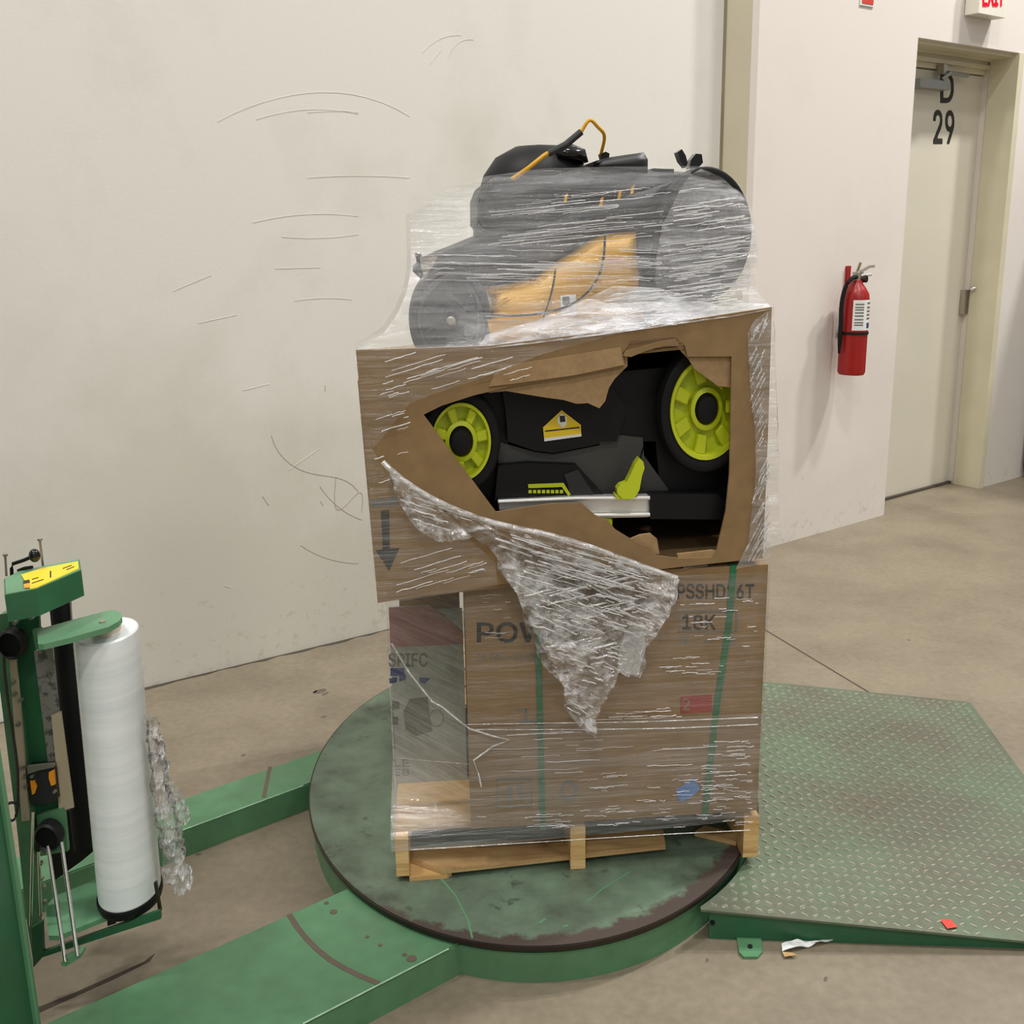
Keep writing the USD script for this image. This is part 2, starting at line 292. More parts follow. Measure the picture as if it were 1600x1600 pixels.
part(f, 'floor_line', floor_strip([j0-jd*0.9, j1+jd*0.2], 0.006), 'joint_dark', False)
part(f, 'floor_line', slab_z(pz([(40, 1582), (120, 1550), (180, 1523), (225, 1503), (242, 1490), (234, 1502), (180, 1529), (120, 1556), (40, 1592)], 0), -0.002, 0.0008), 'joint_dark', False)  # tapering dark strip laid flat on the floor
g2 = np.random.default_rng(5)
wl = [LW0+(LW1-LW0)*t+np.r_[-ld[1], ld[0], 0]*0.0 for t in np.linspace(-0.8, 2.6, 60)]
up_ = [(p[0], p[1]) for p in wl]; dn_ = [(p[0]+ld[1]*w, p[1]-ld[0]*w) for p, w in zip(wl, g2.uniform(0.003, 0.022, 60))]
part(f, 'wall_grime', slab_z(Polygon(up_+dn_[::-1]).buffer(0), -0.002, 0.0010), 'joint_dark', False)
for u, v, r in ((500, 1080, 0.016), (508, 1084, 0.010), (492, 1081, 0.008), (506, 1120, 0.006), (470, 1245, 0.004), (1105, 1500, 0.004), (1290, 1530, 0.005), (1420, 1000, 0.004), (380, 1180, 0.005), (310, 1335, 0.005), (1340, 1110, 0.003)):
    p = on_z(u, v); part(f, 'stain', slab_z(affinity.rotate(affinity.scale(Point(p[0], p[1]).buffer(r, 5), 1.5, g2.uniform(0.5, 1.0)), g2.uniform(0, 90)), -0.001, 0.0006), 'floor_stain', False)
# left wall, running behind everything, and the pier where the right wall steps forward
lend = LWALL.loc(1129, 150)[0]
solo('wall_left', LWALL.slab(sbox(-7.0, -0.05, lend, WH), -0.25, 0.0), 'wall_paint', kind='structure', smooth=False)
pe = RWALL.loc(1181, 200)[0]; dl, dr_ = RWALL.loc(1408, 430)[0], RWALL.loc(1562, 420)[0]
cor = LWALL.to3(lend, 0); pc = RWALL.to3(pe, 0); pd = pc-cor
pier_n = np.array([-pd[1], pd[0], 0]); pier_n /= np.linalg.norm(pier_n)
if pier_n @ (EYE-cor) < 0: pier_n *= -1
pier = thing('wall_pier', None, None, kind='structure')
back = pc-RWALL.n*0.5+rd*0.1
part(pier, 'pier_face', slab_z([cor, pc-0.012*pd/np.linalg.norm(pd), pc+rd*0.05-RWALL.n*0.02, back, cor-LWALL.n*0.2+ld*0.2], -0.05, WH), 'pier_paint', False)
part(pier, 'corner_bead', slab_z([pc-0.03*pd/np.linalg.norm(pd)+pier_n*0.001, pc+RWALL.n*0.001-rd*0.004, pc+rd*0.02, pc-RWALL.n*0.03], -0.05, WH), 'wall_paint_right', False)
part(pier, 'wall_seam', slab_z([cor+pier_n*0.003-ld*0.004, cor+pier_n*0.003+0.008*pd/np.linalg.norm(pd), cor-LWALL.n*0.02+ld*0.01, cor-LWALL.n*0.02-ld*0.01], -0.05, WH), 'seam_dark', False)
hd = RWALL.loc(1445, 60)[1]
rw = sbox(pe, -0.05, dl, WH).union(sbox(dr_, -0.05, dr_+6.0, WH)).union(sbox(dl-0.01, hd, dr_+0.01, WH))
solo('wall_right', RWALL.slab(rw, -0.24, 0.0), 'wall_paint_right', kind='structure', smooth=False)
# scuffs of carts on the left wall, thin curved rubs with their own shapes
SC = [[(340, 190), (440, 152), (540, 146), (640, 182)], [(400, 187), (470, 172), (560, 178)], [(480, 176), (530, 174), (560, 176)], [(480, 278), (560, 275), (640, 278)],
      [(440, 370), (500, 372), (560, 366)], [(395, 348), (480, 335), (560, 338)], [(460, 470), (510, 466), (550, 468)], [(430, 420), (500, 418)], [(310, 505), (370, 492)],
      [(424, 680), (440, 712), (480, 738), (520, 745), (560, 768)], [(500, 760), (540, 800), (565, 812)], [(525, 745), (540, 790), (560, 770), (565, 800)], [(470, 852), (510, 872), (560, 880)],
      [(410, 775), (420, 790)], [(508, 602), (508, 612)], [(505, 790), (500, 782)], [(660, 82), (690, 60), (720, 55)], [(672, 100), (690, 76)], [(700, 90), (712, 70), (740, 62)], [(480, 955), (482, 968)],
      [(350, 915), (360, 918)], [(270, 455), (330, 430)], [(380, 610), (420, 600)], [(450, 735), (500, 700)]]
for k, s in enumerate(SC):
    l = LineString(smooth_path([LWALL.loc(*q) for q in s], 14)).buffer(0.0009 if 9 <= k <= 15 else 0.0011, cap_style='flat')
    p = part('/World/wall_left', 'scuff', LWALL.slab(l, -0.001, 0.0008), 'scuff' if 9 <= k <= 15 else 'scuff_faint', False)
# door in its recess
door = thing('door_1', None, None, RWALL.to3((dl+dr_)/2, 0), kind='structure')
part(door, 'door_leaf', DPLANE.slab(sbox(dl-0.1, 0.012, DPLANE.loc(1547, 130)[0]-0.005, DPLANE.loc(1480, 113)[1]), -0.05, 0.0), 'door_paint')
js = DPLANE.loc(1547, 130)[0]; jt = DPLANE.loc(1480, 113)[1]
for a, b, d in ((0.006, 0.03, 0.015), (0.03, 0.05, 0.04), (0.05, 0.066, 0.028), (0.066, 0.3, 0.06)):
    part(door, 'door_frame', DPLANE.slab(sbox(js+a, 0, js+b+0.0, jt+b), -0.06, d), 'frame_paint', False)
    part(door, 'frame_header', DPLANE.slab(sbox(dl-0.1, jt+a, js+b, jt+b), -0.06, d), 'frame_paint', False)
part(door, 'casing', DPLANE.slab(sbox(js+0.075, 0, dr_+0.02, hd), 0.05, REC-0.02), 'frame_paint', False)
part(door, 'casing', RWALL.slab(sbox(dr_-0.012, 0, dr_+0.035, hd), -0.15, 0.006), 'frame_paint', False)
part(door, 'casing', DPLANE.slab(sbox(dl-0.1, jt+0.075, js+0.1, hd+0.01), 0.05, REC-0.03), 'frame_paint', False)
for d in (0.075, 0.105, 0.135): part(door, 'frame_stop', DPLANE.slab(sbox(js+0.058, 0, js+0.08, hd), d, d+0.012), 'frame_paint', False)
part(door, 'door_gap', DPLANE.slab(sbox(js-0.012, 0, js+0.006, jt), -0.03, 0.003), 'joint_dark', False)
part(door, 'threshold', DPLANE.slab(sbox(dl-0.05, -0.01, js+0.05, 0.012), -0.04, 0.02), 'joint_dark', False)
def lettering(text, plane, u0, v0, u1, v1, off=0.0, thick=0.0012, bold=False):
    """Raised print on a plane, filling the box between the two corner points."""
    m = meshkit.text_mesh(text, 0.1, 0.01, bold); (x0, y0, _), (x1, y1, _) = m.bounds
    bl, br, tl = np.array(plane.loc(u0, v1, off)), np.array(plane.loc(u1, v1, off)), np.array(plane.loc(u0, v0, off))
    v = m.vertices; a = (v[:, 0:1]-x0)/(x1-x0); b = (v[:, 1:2]-y0)/(y1-y0); q = bl+a*(br-bl)+b*(tl-bl)
    m.vertices = plane.p+q[:, :1]*plane.e+q[:, 1:2]*np.array([0, 0, 1.0])+plane.n*(off+np.where(v[:, 2:3] > 0.005, thick, -0.0004)); m.fix_normals(); return m
part(door, 'lettering', lettering('D', DPLANE, 1469, 112, 1490, 161, 0, 0.0012, True), 'ink_black', False)
part(door, 'lettering', lettering('29', DPLANE, 1458, 171, 1491, 225, 0, 0.0012, True), 'ink_black', False)
c0, c1 = DPLANE.loc(1432, 125), DPLANE.loc(1478, 145)
part(door, 'closer_body', DPLANE.slab(sbox(c0[0]-0.05, min(c0[1], c1[1])+0.004, c1[0]-0.055, max(c0[1], c1[1])+0.0), 0.0, 0.055), 'grey_closer')
part(door, 'closer_arm', tube([DPLANE.to3(c1[0]-0.12, c1[1]+0.05, 0.05), DPLANE.to3(c1[0]-0.09, jt-0.018, 0.07), DPLANE.to3(c1[0]+0.12, jt-0.012, 0.04)], 0.011), 'grey_closer')
part(door, 'closer_foot', DPLANE.slab(sbox(c1[0]-0.13, c1[1]+0.075, c1[0]-0.10, c1[1]+0.12), 0.02, 0.06), 'galvanised')
lv = DPLANE.loc(1514, 452)
part(door, 'lever_plate', DPLANE.slab(sbox(lv[0]-0.03, lv[1]-0.05, lv[0]+0.02, lv[1]+0.06), 0.0, 0.012), 'galvanised')
part(door, 'lever_handle', cat([cyl(DPLANE.to3(lv[0]-0.005, lv[1]+0.02, 0.0), DPLANE.to3(lv[0]-0.005, lv[1]+0.02, 0.07), 0.014), tube([DPLANE.to3(lv[0]+0.0, lv[1]+0.02, 0.065), DPLANE.to3(lv[0]-0.06, lv[1]+0.01, 0.065), DPLANE.to3(lv[0]-0.075, lv[1]+0.0, 0.05)], 0.011)]), 'chrome')
part(door, 'lock_box', DPLANE.slab(sbox(lv[0]-0.085, lv[1]-0.13, lv[0]-0.03, lv[1]-0.0), 0.0, 0.03), 'galvanised')
part(door, 'deadbolt', cyl(DPLANE.to3(lv[0]+0.025, lv[1]+0.02, 0.0), DPLANE.to3(lv[0]+0.025, lv[1]+0.02, 0.05), 0.02), 'dark_steel')
# exit sign and the foot of a red sign, both on the right wall and running out of the top of the picture
EP = Plane(RWALL.p, RWALL.n); ES = 0.075
a0, h0 = EP.loc(1529, 20, ES); a1, h1 = EP.loc(1572, 24, ES)
ex = thing('exit_sign', 'white lit exit sign with red letters high above the door', 'exit sign', RWALL.to3(a0, h0))
part(ex, 'housing', EP.slab(sbox(a0, h0, a1, h0+0.19), 0.004, ES), 'white_plastic')
part(ex, 'lettering', lettering('EXIT', EP, 1535, -27, 1568, 10, ES, 0.003, True), 'exit_red', False)
part(ex, 'test_button', cyl(EP.to3((a0+a1)/2+0.02, h0-0.006, ES/2), EP.to3((a0+a1)/2+0.02, h0+0.002, ES/2), 0.006), 'white_label')
b0, g0 = EP.loc(1343, 8); b1, _ = EP.loc(1364, 8)
sg = thing('wall_sign', 'small red sign with white border at the top of the right wall', 'sign', RWALL.to3(b0, g0))
part(sg, 'backing', EP.slab(sbox(b0, g0, b1, g0+0.24), 0.0, 0.006), 'white_label', False)
part(sg, 'red_panel', EP.slab(sbox(b0+0.008, g0+0.008, b1-0.008, g0+0.232), 0.006, 0.008), 'red_sign', False)

# ------------------------------------------------------------------ dark block added to shade the door, mostly past the right edge
ca = RWALL.loc(1593, 742)[0]
shade_blk = thing('shade_block', 'dark tall cabinet added at the right edge to shade the door', 'block', RWALL.to3(ca+0.6, 0, 0.4))
part(shade_blk, 'body', RWALL.slab(sbox(ca, 0.06, ca+1.2, 1.85), 0.02, 0.85), 'dark_grey', False)
part(shade_blk, 'plinth', RWALL.slab(sbox(ca+0.02, 0.0, ca+1.18, 0.06), 0.04, 0.83), 'black_plastic', False)
for k in range(2): part(shade_blk, 'front_slab', RWALL.slab(sbox(ca+0.02+k*0.585, 0.08, ca+0.595+k*0.585, 1.83), 0.85, 0.87), 'dark_grey', False)

# ------------------------------------------------------------------ fire extinguisher on the right wall
XA = RWALL.loc(1331, 585, 0.1)
xa, xz = XA; xt = RWALL.loc(1345, 462, 0.1)[1]; SQ = 0.054; D_ = 0.066
xt_top = RWALL.loc(1348, 405, 0.1)[1]
ext = thing('fire_extinguisher', 'red fire extinguisher with white label hanging on the wall left of the door', 'fire extinguisher', RWALL.to3(xa, xz, 0.09))
def ext_lathe(prof, n=36):
    m = lathe(prof, n); return place(m, RWALL.e*SQ/D_, RWALL.n, (0, 0, 1), RWALL.to3(xa+0.004, 0, 0.092))
part(ext, 'cylinder', ext_lathe([(0, xz), (D_*0.9, xz), (D_, xz+0.012), (D_, xt-0.02), (D_*0.93, xt+0.01), (D_*0.7, xt+0.035), (0.03, xt+0.055), (0.026, xt+0.07), (0, xt+0.07)]), 'red_paint')
lab = lathe([(D_+0.0012, xz+0.205), (D_+0.0012, xt-0.015)], 64); fv = lab.triangles_center; ang = np.arctan2(fv[:, 1], fv[:, 0]); lab = lab.submesh([np.where((ang > 0.75) & (ang < 2.75))[0]], append=True)
EXO = RWALL.to3(xa+0.004, 0, 0.092)
part(ext, 'label', place(lab, RWALL.e*SQ/D_, RWALL.n, (0, 0, 1), EXO), 'white_label')
def lab_patch(a0, a1, z0, z1):
    t = np.linspace(a0, a1, 6); P = np.array([[[ (D_+0.002)*math.cos(a), (D_+0.002)*math.sin(a), z] for z in (z0, z1)] for a in t]); return place(sheet(P), RWALL.e*SQ/D_, RWALL.n, (0, 0, 1), EXO)
lz0, lz1 = xz+0.205, xt-0.015; lh = lz1-lz0
part(ext, 'label_print', cat([lab_patch(1.95, 2.6, lz0+lh*q, lz0+lh*(q+0.04)) for q in (0.84, 0.74, 0.66, 0.56, 0.46, 0.34, 0.24, 0.16)]+[lab_patch(1.0, 1.65, lz0+lh*q, lz0+lh*(q+0.06)) for q in (0.86, 0.72, 0.6, 0.48, 0.36)]), 'ink_grey', False)
part(ext, 'label_print', lab_patch(1.0, 1.6, lz0+lh*0.07, lz0+lh*0.25), 'ink_blue', False)
def xp(da, h, d): return RWALL.to3(xa+0.004+da, h, 0.092+d)
part(ext, 'valve', cat([cyl(xp(0, xt+0.06, 0), xp(0, xt+0.105, 0), 0.02), bx(xp(0.008, xt+0.095, 0), (0.05, 0.03, 0.025), 0.65, 0.004)]), 'galvanised')
part(ext, 'handle', cat([tube([xp(-0.005, xt+0.1, 0), xp(-0.008, xt+0.15, 0.02)], 0.008), tube([xp(0.0, xt+0.1, 0.0), xp(0.03, xt+0.13, 0.04), xp(0.052, xt+0.132, 0.05)], 0.008), tube([xp(0.0, xt+0.09, 0.0), xp(0.04, xt+0.095, 0.05)], 0.007)]), 'chrome')
part(ext, 'pressure_gauge', cyl(xp(0.02, xt+0.075, 0.01), xp(0.026, xt+0.075, 0.035), 0.016), 'dark_steel')
part(ext, 'hose', tube([xp(-0.015, xt+0.085, 0.01), xp(-0.055, xt+0.07, 0.0), xp(-0.072, xt+0.01, -0.015), xp(-0.072, xt-0.12, -0.02), xp(-0.072, xz+0.19, -0.02)], 0.010, n=30), 'black_rubber')
part(ext, 'nozzle', cat([cyl(xp(-0.072, xz+0.19, -0.02), xp(-0.072, xz+0.1, -0.02), 0.012, r2=0.005)]), 'black_plastic')
part(ext, 'strap', ext_lathe([(D_+0.0, xz+0.185), (D_+0.004, xz+0.185), (D_+0.004, xz+0.197), (D_+0.0, xz+0.197)]), 'black_rubber')
part(ext, 'wall_bracket', cat([RWALL.slab(sbox(xa+0.042, xz+0.2, xa+0.068, xt+0.13), 0.0, 0.012), RWALL.slab(sbox(xa+0.04, xz+0.24, xa+0.06, xz+0.26), 0.0, 0.03)]), 'red_paint')

# ------------------------------------------------------------------ stretch wrapping machine: beams, turntable
TC, TA, TB = np.array([0.0381, 2.613]), 0.5714, 0.762
def ell(k, n=96): t = np.linspace(0, 2*np.pi, n, endpoint=False); return Polygon([(TC[0]+TA*k*math.cos(a), TC[1]+TB*k*math.sin(a)) for a in t])
HT, HB = 0.090, 0.072
base = thing('wrapping_machine', 'low green steel base with two beams running from the mast to the round drum', 'wrapping machine base', (TC[0], TC[1], 0))
def beam(l0, l1, r0, r1, ext0):
    l0, l1, r0, r1 = [on_z(*q, HB)[:2] for q in (l0, l1, r0, r1)]
    dl_ = (l1-l0)/np.linalg.norm(l1-l0); dr2 = (r1-r0)/np.linalg.norm(r1-r0)
    return Polygon([l0-dl_*ext0, l1+dl_*0.25, r1+dr2*0.25, r0-dr2*ext0])
nb = beam((250, 1518.7), (509, 1403), (473.4, 1600), (700, 1482.8), 1.0); fb = beam((295, 1245), (494, 1175), (286, 1297), (480, 1225), 0.75)
def rounded_slab(poly, z0, z1, b=0.004): return cat([slab_z(poly, z0, z1-b), slab_z(poly.buffer(-b*0.6), z1-b, z1)])
part(base, 'near_beam', rounded_slab(nb.difference(ell(0.975)), 0.0, HB), 'green_paint', False)
part(base, 'far_beam', rounded_slab(fb.difference(ell(0.975)), 0.0, HB), 'green_paint', False)
part(base, 'drum', slab_z(ell(0.985).difference(ell(0.95)), 0.0, HB-0.004), 'green_paint', 40)
part(base, 'worn_edge_glint', tube([on_z(473, 1600, HB), on_z(701, 1482.5, HB)], 0.0016, 6), 'worn_edge_glint')  # pale tubes paint the highlight along the worn beam edges
part(base, 'worn_edge_glint', tube([on_z(286, 1297, HB), on_z(474, 1227.5, HB)], 0.0013, 6), 'worn_edge_glint')
def mark_z(pts, w, z): return slab_z(LineString([tuple(on_z(u, v, z)[:2]) for u, v in pts]).buffer(w/2, cap_style='flat'), z-0.001, z+0.0006)
part(base, 'weld_seam', mark_z([(452, 1429), (463, 1447), (478, 1466), (496, 1484), (516, 1500), (540, 1514), (565, 1526), (592, 1537)], 0.012, HB), 'bare_mark', False)
part(base, 'weld_seam', mark_z([(422, 1198), (412, 1246)], 0.010, HB), 'bare_mark', False)
for u, v, r in ((521, 1425, 0.008), (643, 1498, 0.010), (510, 1411, 0.005), (632, 1492, 0.005), (574, 1464, 0.004), (594, 1477, 0.004)):
    p = on_z(u, v, HB); part(base, 'plug', cyl((p[0], p[1], HB-0.001), (p[0], p[1], HB+0.0012), r, 14), 'bare_mark', False)
tt = thing('turntable', 'round worn green steel turntable plate carrying the wrapped pallet', 'turntable', (TC[0], TC[1], 0.078))
part(tt, 'plate', cat([slab_z(ell(0.994, 160), 0.0790, HT)]), 'turntable_steel', False)
rim = ell(1.0, 160).difference(ell(0.985, 160))
part(tt, 'rim', cat([slab_z(rim, 0.0795, HT-0.0015)]), 'dark_steel', 40)
for pts, w in (([(688, 1372), (712, 1400), (732, 1440), (738, 1466)], 0.004), ([(915, 1412), (940, 1390), (985, 1362)], 0.003), ([(842, 1443), (852, 1436)], 0.006), ([(880, 1448), (888, 1446)], 0.006)):
    part(tt, 'scratch', mark_z(pts, w, HT), 'green_light', False)

# ------------------------------------------------------------------ ramp of tread plate
NL = on_z(1095, 1421, 0.078); NR = on_z(1600, 1476, 0.018); FR = on_z(1516, 1097, 0.006)
er = (on_z(1600, 1212, 0.005)-FR); er /= np.linalg.norm(er)
dn = (NR-NL)[:2]; A2 = np.array([[dn[0], -er[0]], [dn[1], -er[1]]]); tt_, _ = np.linalg.solve(A2, FR[:2]-NL[:2]); NRE = NL+(NR-NL)*tt_; NRE[2] = 0.005
ed = FR-NRE; FLE = NL+ed*1.0; 
fl = on_z(1190, 1065, 0.055); fdir = (FR-fl)/np.linalg.norm(FR-fl); FLE = FR-fdir*np.linalg.norm((NRE-NL)[:2])*0.98
quad = Polygon([NL[:2], NRE[:2], FR[:2], FLE[:2]])
u2 = (NL-NRE)[:2]; un = np.linalg.norm(u2)
nper = np.array([-er[1], er[0]]); 
if nper @ u2 < 0: nper = -nper
slope = (0.078-0.006)/(nper @ u2)
def ramp_z(x, y): return 0.006+slope*((np.asarray(x)-NRE[0])*nper[0]+(np.asarray(y)-NRE[1])*nper[1])
rpoly = quad.difference(ell(1.012, 120))
if hasattr(rpoly, 'geoms'): rpoly = max(rpoly.geoms, key=lambda g: g.area)
rm = thing('loading_ramp', 'green diamond tread ramp sloping down from the right side of the turntable', 'ramp', (1.0, 2.5, 0))
pl = tri_poly(rpoly, 0.05); vt = pl.vertices.copy(); vt[:, 2] = ramp_z(vt[:, 0], vt[:, 1]); vb = vt.copy(); vb[:, 2] -= 0.005
top = trimesh.Trimesh(vt, pl.faces, process=False); bot = trimesh.Trimesh(vb, pl.faces[:, ::-1], process=False)
edge = []
xy = np.array(rpoly.segmentize(0.04).exterior.coords)
P = np.stack([np.c_[xy, ramp_z(xy[:, 0], xy[:, 1])], np.c_[xy, ramp_z(xy[:, 0], xy[:, 1])-0.005]], 1)
if top.face_normals[:, 2].mean() < 0: top.invert(); bot.invert()
part(rm, 'deck_plate', cat([top, bot, sheet(P)]), 'tread_plate', False)
# raised lugs, crossing pairs
lug = trimesh.creation.box((0.0175, 0.0056, 0.0034)); vv = lug.vertices; vv[vv[:, 2] > 0, 0] *= 0.7; vv[vv[:, 2] > 0, 1] *= 0.5
lugs = []
inner = rpoly.buffer(-0.008); ax = er[:2]; bx_ = nper; pit = 0.0272; k = 0
from shapely.prepared import prep
pin = prep(inner)
for i in range(-5, 70):
    for j in range(-5, 70):
        q = NRE[:2]+bx_*i*pit*0.86+ax*(-j)*pit
        if (i+j) % 2: ang = 0.62
        else: ang = -0.62
        if pin.contains(Point(q)):
            ca = math.atan2(bx_[1], bx_[0])+ang; R = np.array([[math.cos(ca), -math.sin(ca), 0], [math.sin(ca), math.cos(ca), 0], [0, 0, 1]])
            v = vv@R.T+np.array([q[0], q[1], 0]); v[:, 2] += ramp_z(v[:, 0], v[:, 1])+0.0008; lugs.append(trimesh.Trimesh(v, lug.faces, process=False))
part(rm, 'tread_lugs', cat(lugs), 'tread_lug', False, kind='stuff')
# side skirts follow the slope
def skirt(a, b, inset=0.012, name='side_skirt'):
    a, b = np.array(a[:2]), np.array(b[:2]); n = 12; t = np.linspace(0, 1, n)[:, None]; p = a+(b-a)*t; d = (b-a)/np.linalg.norm(b-a); nn = np.array([-d[1], d[0]])
    if nn @ (np.array([1.0, 2.5])-a) < 0: nn = -nn
    o = p+nn*inset; w = p+nn*(inset+0.006); zt = ramp_z(o[:, 0], o[:, 1])-0.005
    ring = np.stack([np.c_[o, zt*0], np.c_[o, np.maximum(zt, 0.0005)], np.c_[w, np.maximum(zt, 0.0005)], np.c_[w, zt*0], np.c_[o, zt*0]], 1)
    m = sheet(ring); m.fix_normals(); return m
dnn = (NRE-NL)/np.linalg.norm(NRE-NL)
part(rm, 'side_skirt', skirt(NL+dnn*0.02, NRE), 'green_dark', False)
part(rm, 'side_skirt', skirt(FLE, FR), 'green_dark', False)
t0, t1 = on_z(1150, 1463, 0), on_z(1190, 1463, 0)
part(rm, 'anchor_tab', cat([slab_z(Polygon([on_z(u, v, 0.004)[:2] for u, v in ((1150, 1460), (1189, 1462), (1191, 1488), (1184, 1496), (1162, 1496), (1155, 1489))]), 0.0, 0.006), ]), 'green_paint', False)
p = on_z(1172, 1480, 0.006); part(rm, 'anchor_bolt', cyl((p[0], p[1], 0.005), (p[0], p[1], 0.010), 0.005, 8), 'dark_steel', False)
p = on_z(1113, 1441, 0.04); part(rm, 'bolt_hole', cyl((p[0], NL[1]+0.006, p[2]), (p[0], NL[1]+0.02, p[2]), 0.005, 10), 'black_plastic', False)

# ------------------------------------------------------------------ litter on the floor and ramp
def scrap(name, pts, z, mat_, label, cat_, lift=0.006, seed=1):
    poly = Polygon([on_z(u, v, z)[:2] for u, v in pts]).buffer(0); m = tri_poly(poly, 0.012); v = m.vertices.copy()
    zz = z+0.0012+lift*meshkit.noise(v*45, seed); a = v.copy(); a[:, 2] = zz+0.0012; b = v.copy(); b[:, 2] = zz
    return solo(name, cat([trimesh.Trimesh(a, m.faces), trimesh.Trimesh(b, m.faces[:, ::-1])]), mat_, label, cat_)
scrap('paper_strip', [(1221, 1480), (1245, 1474), (1310, 1470), (1280, 1478), (1238, 1487), (1222, 1490)], 0.001, 'white_label', 'white paper strip lying on the floor against the ramp side', 'paper', 0.012)
zr = float(ramp_z(*on_z(1483, 1447, 0.03)[:2]))
scrap('red_scrap', [(1468, 1440), (1485, 1440), (1496, 1452), (1480, 1455)], 0.035, 'red_sign', 'torn red and white paper scrap on the near edge of the ramp', 'paper scrap', 0.004)
scrap('wood_chip', [(1222, 1490), (1238, 1492), (1246, 1497), (1226, 1498)], 0.001, 'pine_dark', 'brown wood splinter on the floor below the white paper strip', 'wood splinter', 0.006)

# ------------------------------------------------------------------ mast and film carriage
mast = thing('film_carriage', 'green wrapping machine mast with film carriage, knobs and crank at the left edge', 'wrapping machine mast', (-0.95, 1.75, HB))
mp = on_z(62, 1600, HB); mx, my = mp[0], mp[1]
part(mast, 'column', bx((mx-0.075, my-0.08, HB+1.1), (0.14, 0.16, 2.2), 0, 0.006), 'green_dark')
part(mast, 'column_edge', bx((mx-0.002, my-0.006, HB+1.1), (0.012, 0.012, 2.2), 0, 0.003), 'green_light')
Yc = 1.84
def yslab(pts, y, t=0.01): return YPlane(y).pslab(pts, -t, 0.0)
# head housing with the yellow label
hz = 0.885
head_top = pz([(7, 930), (56, 921), (127, 891), (124, 874), (64, 885), (28, 893), (6, 905)], hz)
part(mast, 'head_housing', slab_z(head_top, hz-0.047, hz), 'green_dark', False)
part(mast, 'head_plate', slab_z(Polygon([q[:2] for q in head_top]).buffer(-0.002), hz-0.001, hz+0.0008), 'green_light', False)
lb = part(mast, 'warning_label', slab_z(pz([(33, 898), (64, 888), (122, 877), (123, 888), (57, 918), (47, 920)], hz+0.002), hz+0.0008, hz+0.0022), 'yellow_label', False)
hz2 = hz+0.0022
part(lb, 'label_print', cat([slab_z(pz(q, hz2), hz2-0.0005, hz2+0.0006) for q in ([(36, 908), (46, 906), (47, 911), (37, 913)], [(78, 893), (80, 892), (80, 902), (78, 903)], [(50, 905), (60, 902), (60, 903), (50, 906)], [(50, 911), (68, 905), (68, 906), (50, 912)], [(98, 888), (112, 883), (112, 884), (98, 889)], [(104, 890), (116, 885), (116, 886), (104, 891)])]), 'ink_black', False)
part(lb, 'label_icon', slab_z(pz([(37, 913), (47, 911), (47, 918), (38, 919)], hz2), hz2-0.0005, hz2+0.0006), 'orange_plastic', False)
b = on_y(54, 868, Yc)
part(mast, 'crank_knob', trimesh.creation.icosphere(3, 0.0105).apply_transform(np.diag([0.92, 1, 1.15, 1])).apply_translation(b), 'black_gloss', True)
part(mast, 'crank_arm', tube([b, on_y(38, 875, Yc), on_y(20, 881, Yc), on_y(18, 888, Yc), on_y(19, 910, Yc)], 0.0032, 8), 'black_plastic')
part(mast, 'crank_arm', tube([on_y(28, 892, Yc), on_y(38, 888, Yc), on_y(51, 886, Yc)], 0.003, 8), 'black_plastic')
for (u0, v0), (u1, v1) in (((62, 842), (67, 884)), ((8, 866), (10, 900))):
    part(mast, 'upright_bolt', cat([tube([on_y(u0, v0, Yc+0.04), on_y(u1, v1, Yc+0.04)], 0.0022, 8), cyl(on_y(u0, v0, Yc+0.04)-[0, 0, 0.003], on_y(u0, v0, Yc+0.04)+[0, 0, 0.0005], 0.0045, 10)]), 'galvanised')
for u, v in ((44, 943), (17, 922), (27, 970), (52, 962)):
    q = on_y(u, v, Yc-0.03); part(mast, 'bolt', cyl(q, q+[0, -0.012, 0], 0.0042, 8), 'galvanised', False)
# carriage plates
part(mast, 'carriage_plate', yslab([(10, 958), (60, 953), (63, 1015), (54, 1015), (98, 1290), (104, 1330), (62, 1338), (40, 1200), (12, 1020)], Yc-0.005, 0.008), 'green_dark', False)
part(mast, 'carriage_channel', yslab([(0, 960), (12, 958), (30, 1120), (52, 1300), (60, 1480), (66, 1495), (53, 1508), (42, 1440), (26, 1290), (0, 1080)], Yc-0.022, 0.02), 'green_paint', False)
part(mast, 'channel_edge', yslab([(13, 1010), (22, 1010), (36, 1160), (46, 1282), (34, 1284), (24, 1160)], Yc-0.026, 0.006), 'beige_panel', False)
for u, v in ((22, 1065), (24, 1083), (34, 1092), (30, 1130), (36, 1198), (40, 1212), (42, 1227)):
    q = on_y(u, v, Yc-0.028); part(mast, 'bolt', cyl(q, q+[0, -0.008, 0], 0.0038, 8), 'galvanised', False)
part(mast, 'tread_guard', yslab([(53, 1018), (82, 1010), (99, 1185), (76, 1200)], Yc-0.012, 0.004), 'tread_guard', False)
part(mast, 'side_panel', yslab([(80, 1118), (95, 1112), (115, 1262), (92, 1268), (88, 1200)], Yc-0.018, 0.004), 'beige_panel', False)
gb = part(mast, 'gear_box', yslab([(42, 1200), (84, 1196), (90, 1248), (82, 1254), (48, 1258)], Yc-0.03, 0.022), 'dark_grey', False)
for pts in ([(47, 1221), (53, 1220), (57, 1230), (54, 1240), (50, 1242)], [(76, 1207), (84, 1203), (86, 1226), (80, 1228), (76, 1216)]):
    part(gb, 'gear', yslab(pts, Yc-0.034, 0.005), 'orange_plastic', False)
part(gb, 'cover_edge', yslab([(42, 1198), (84, 1194), (84, 1199), (60, 1204), (43, 1210)], Yc-0.036, 0.008), 'galvanised', False)
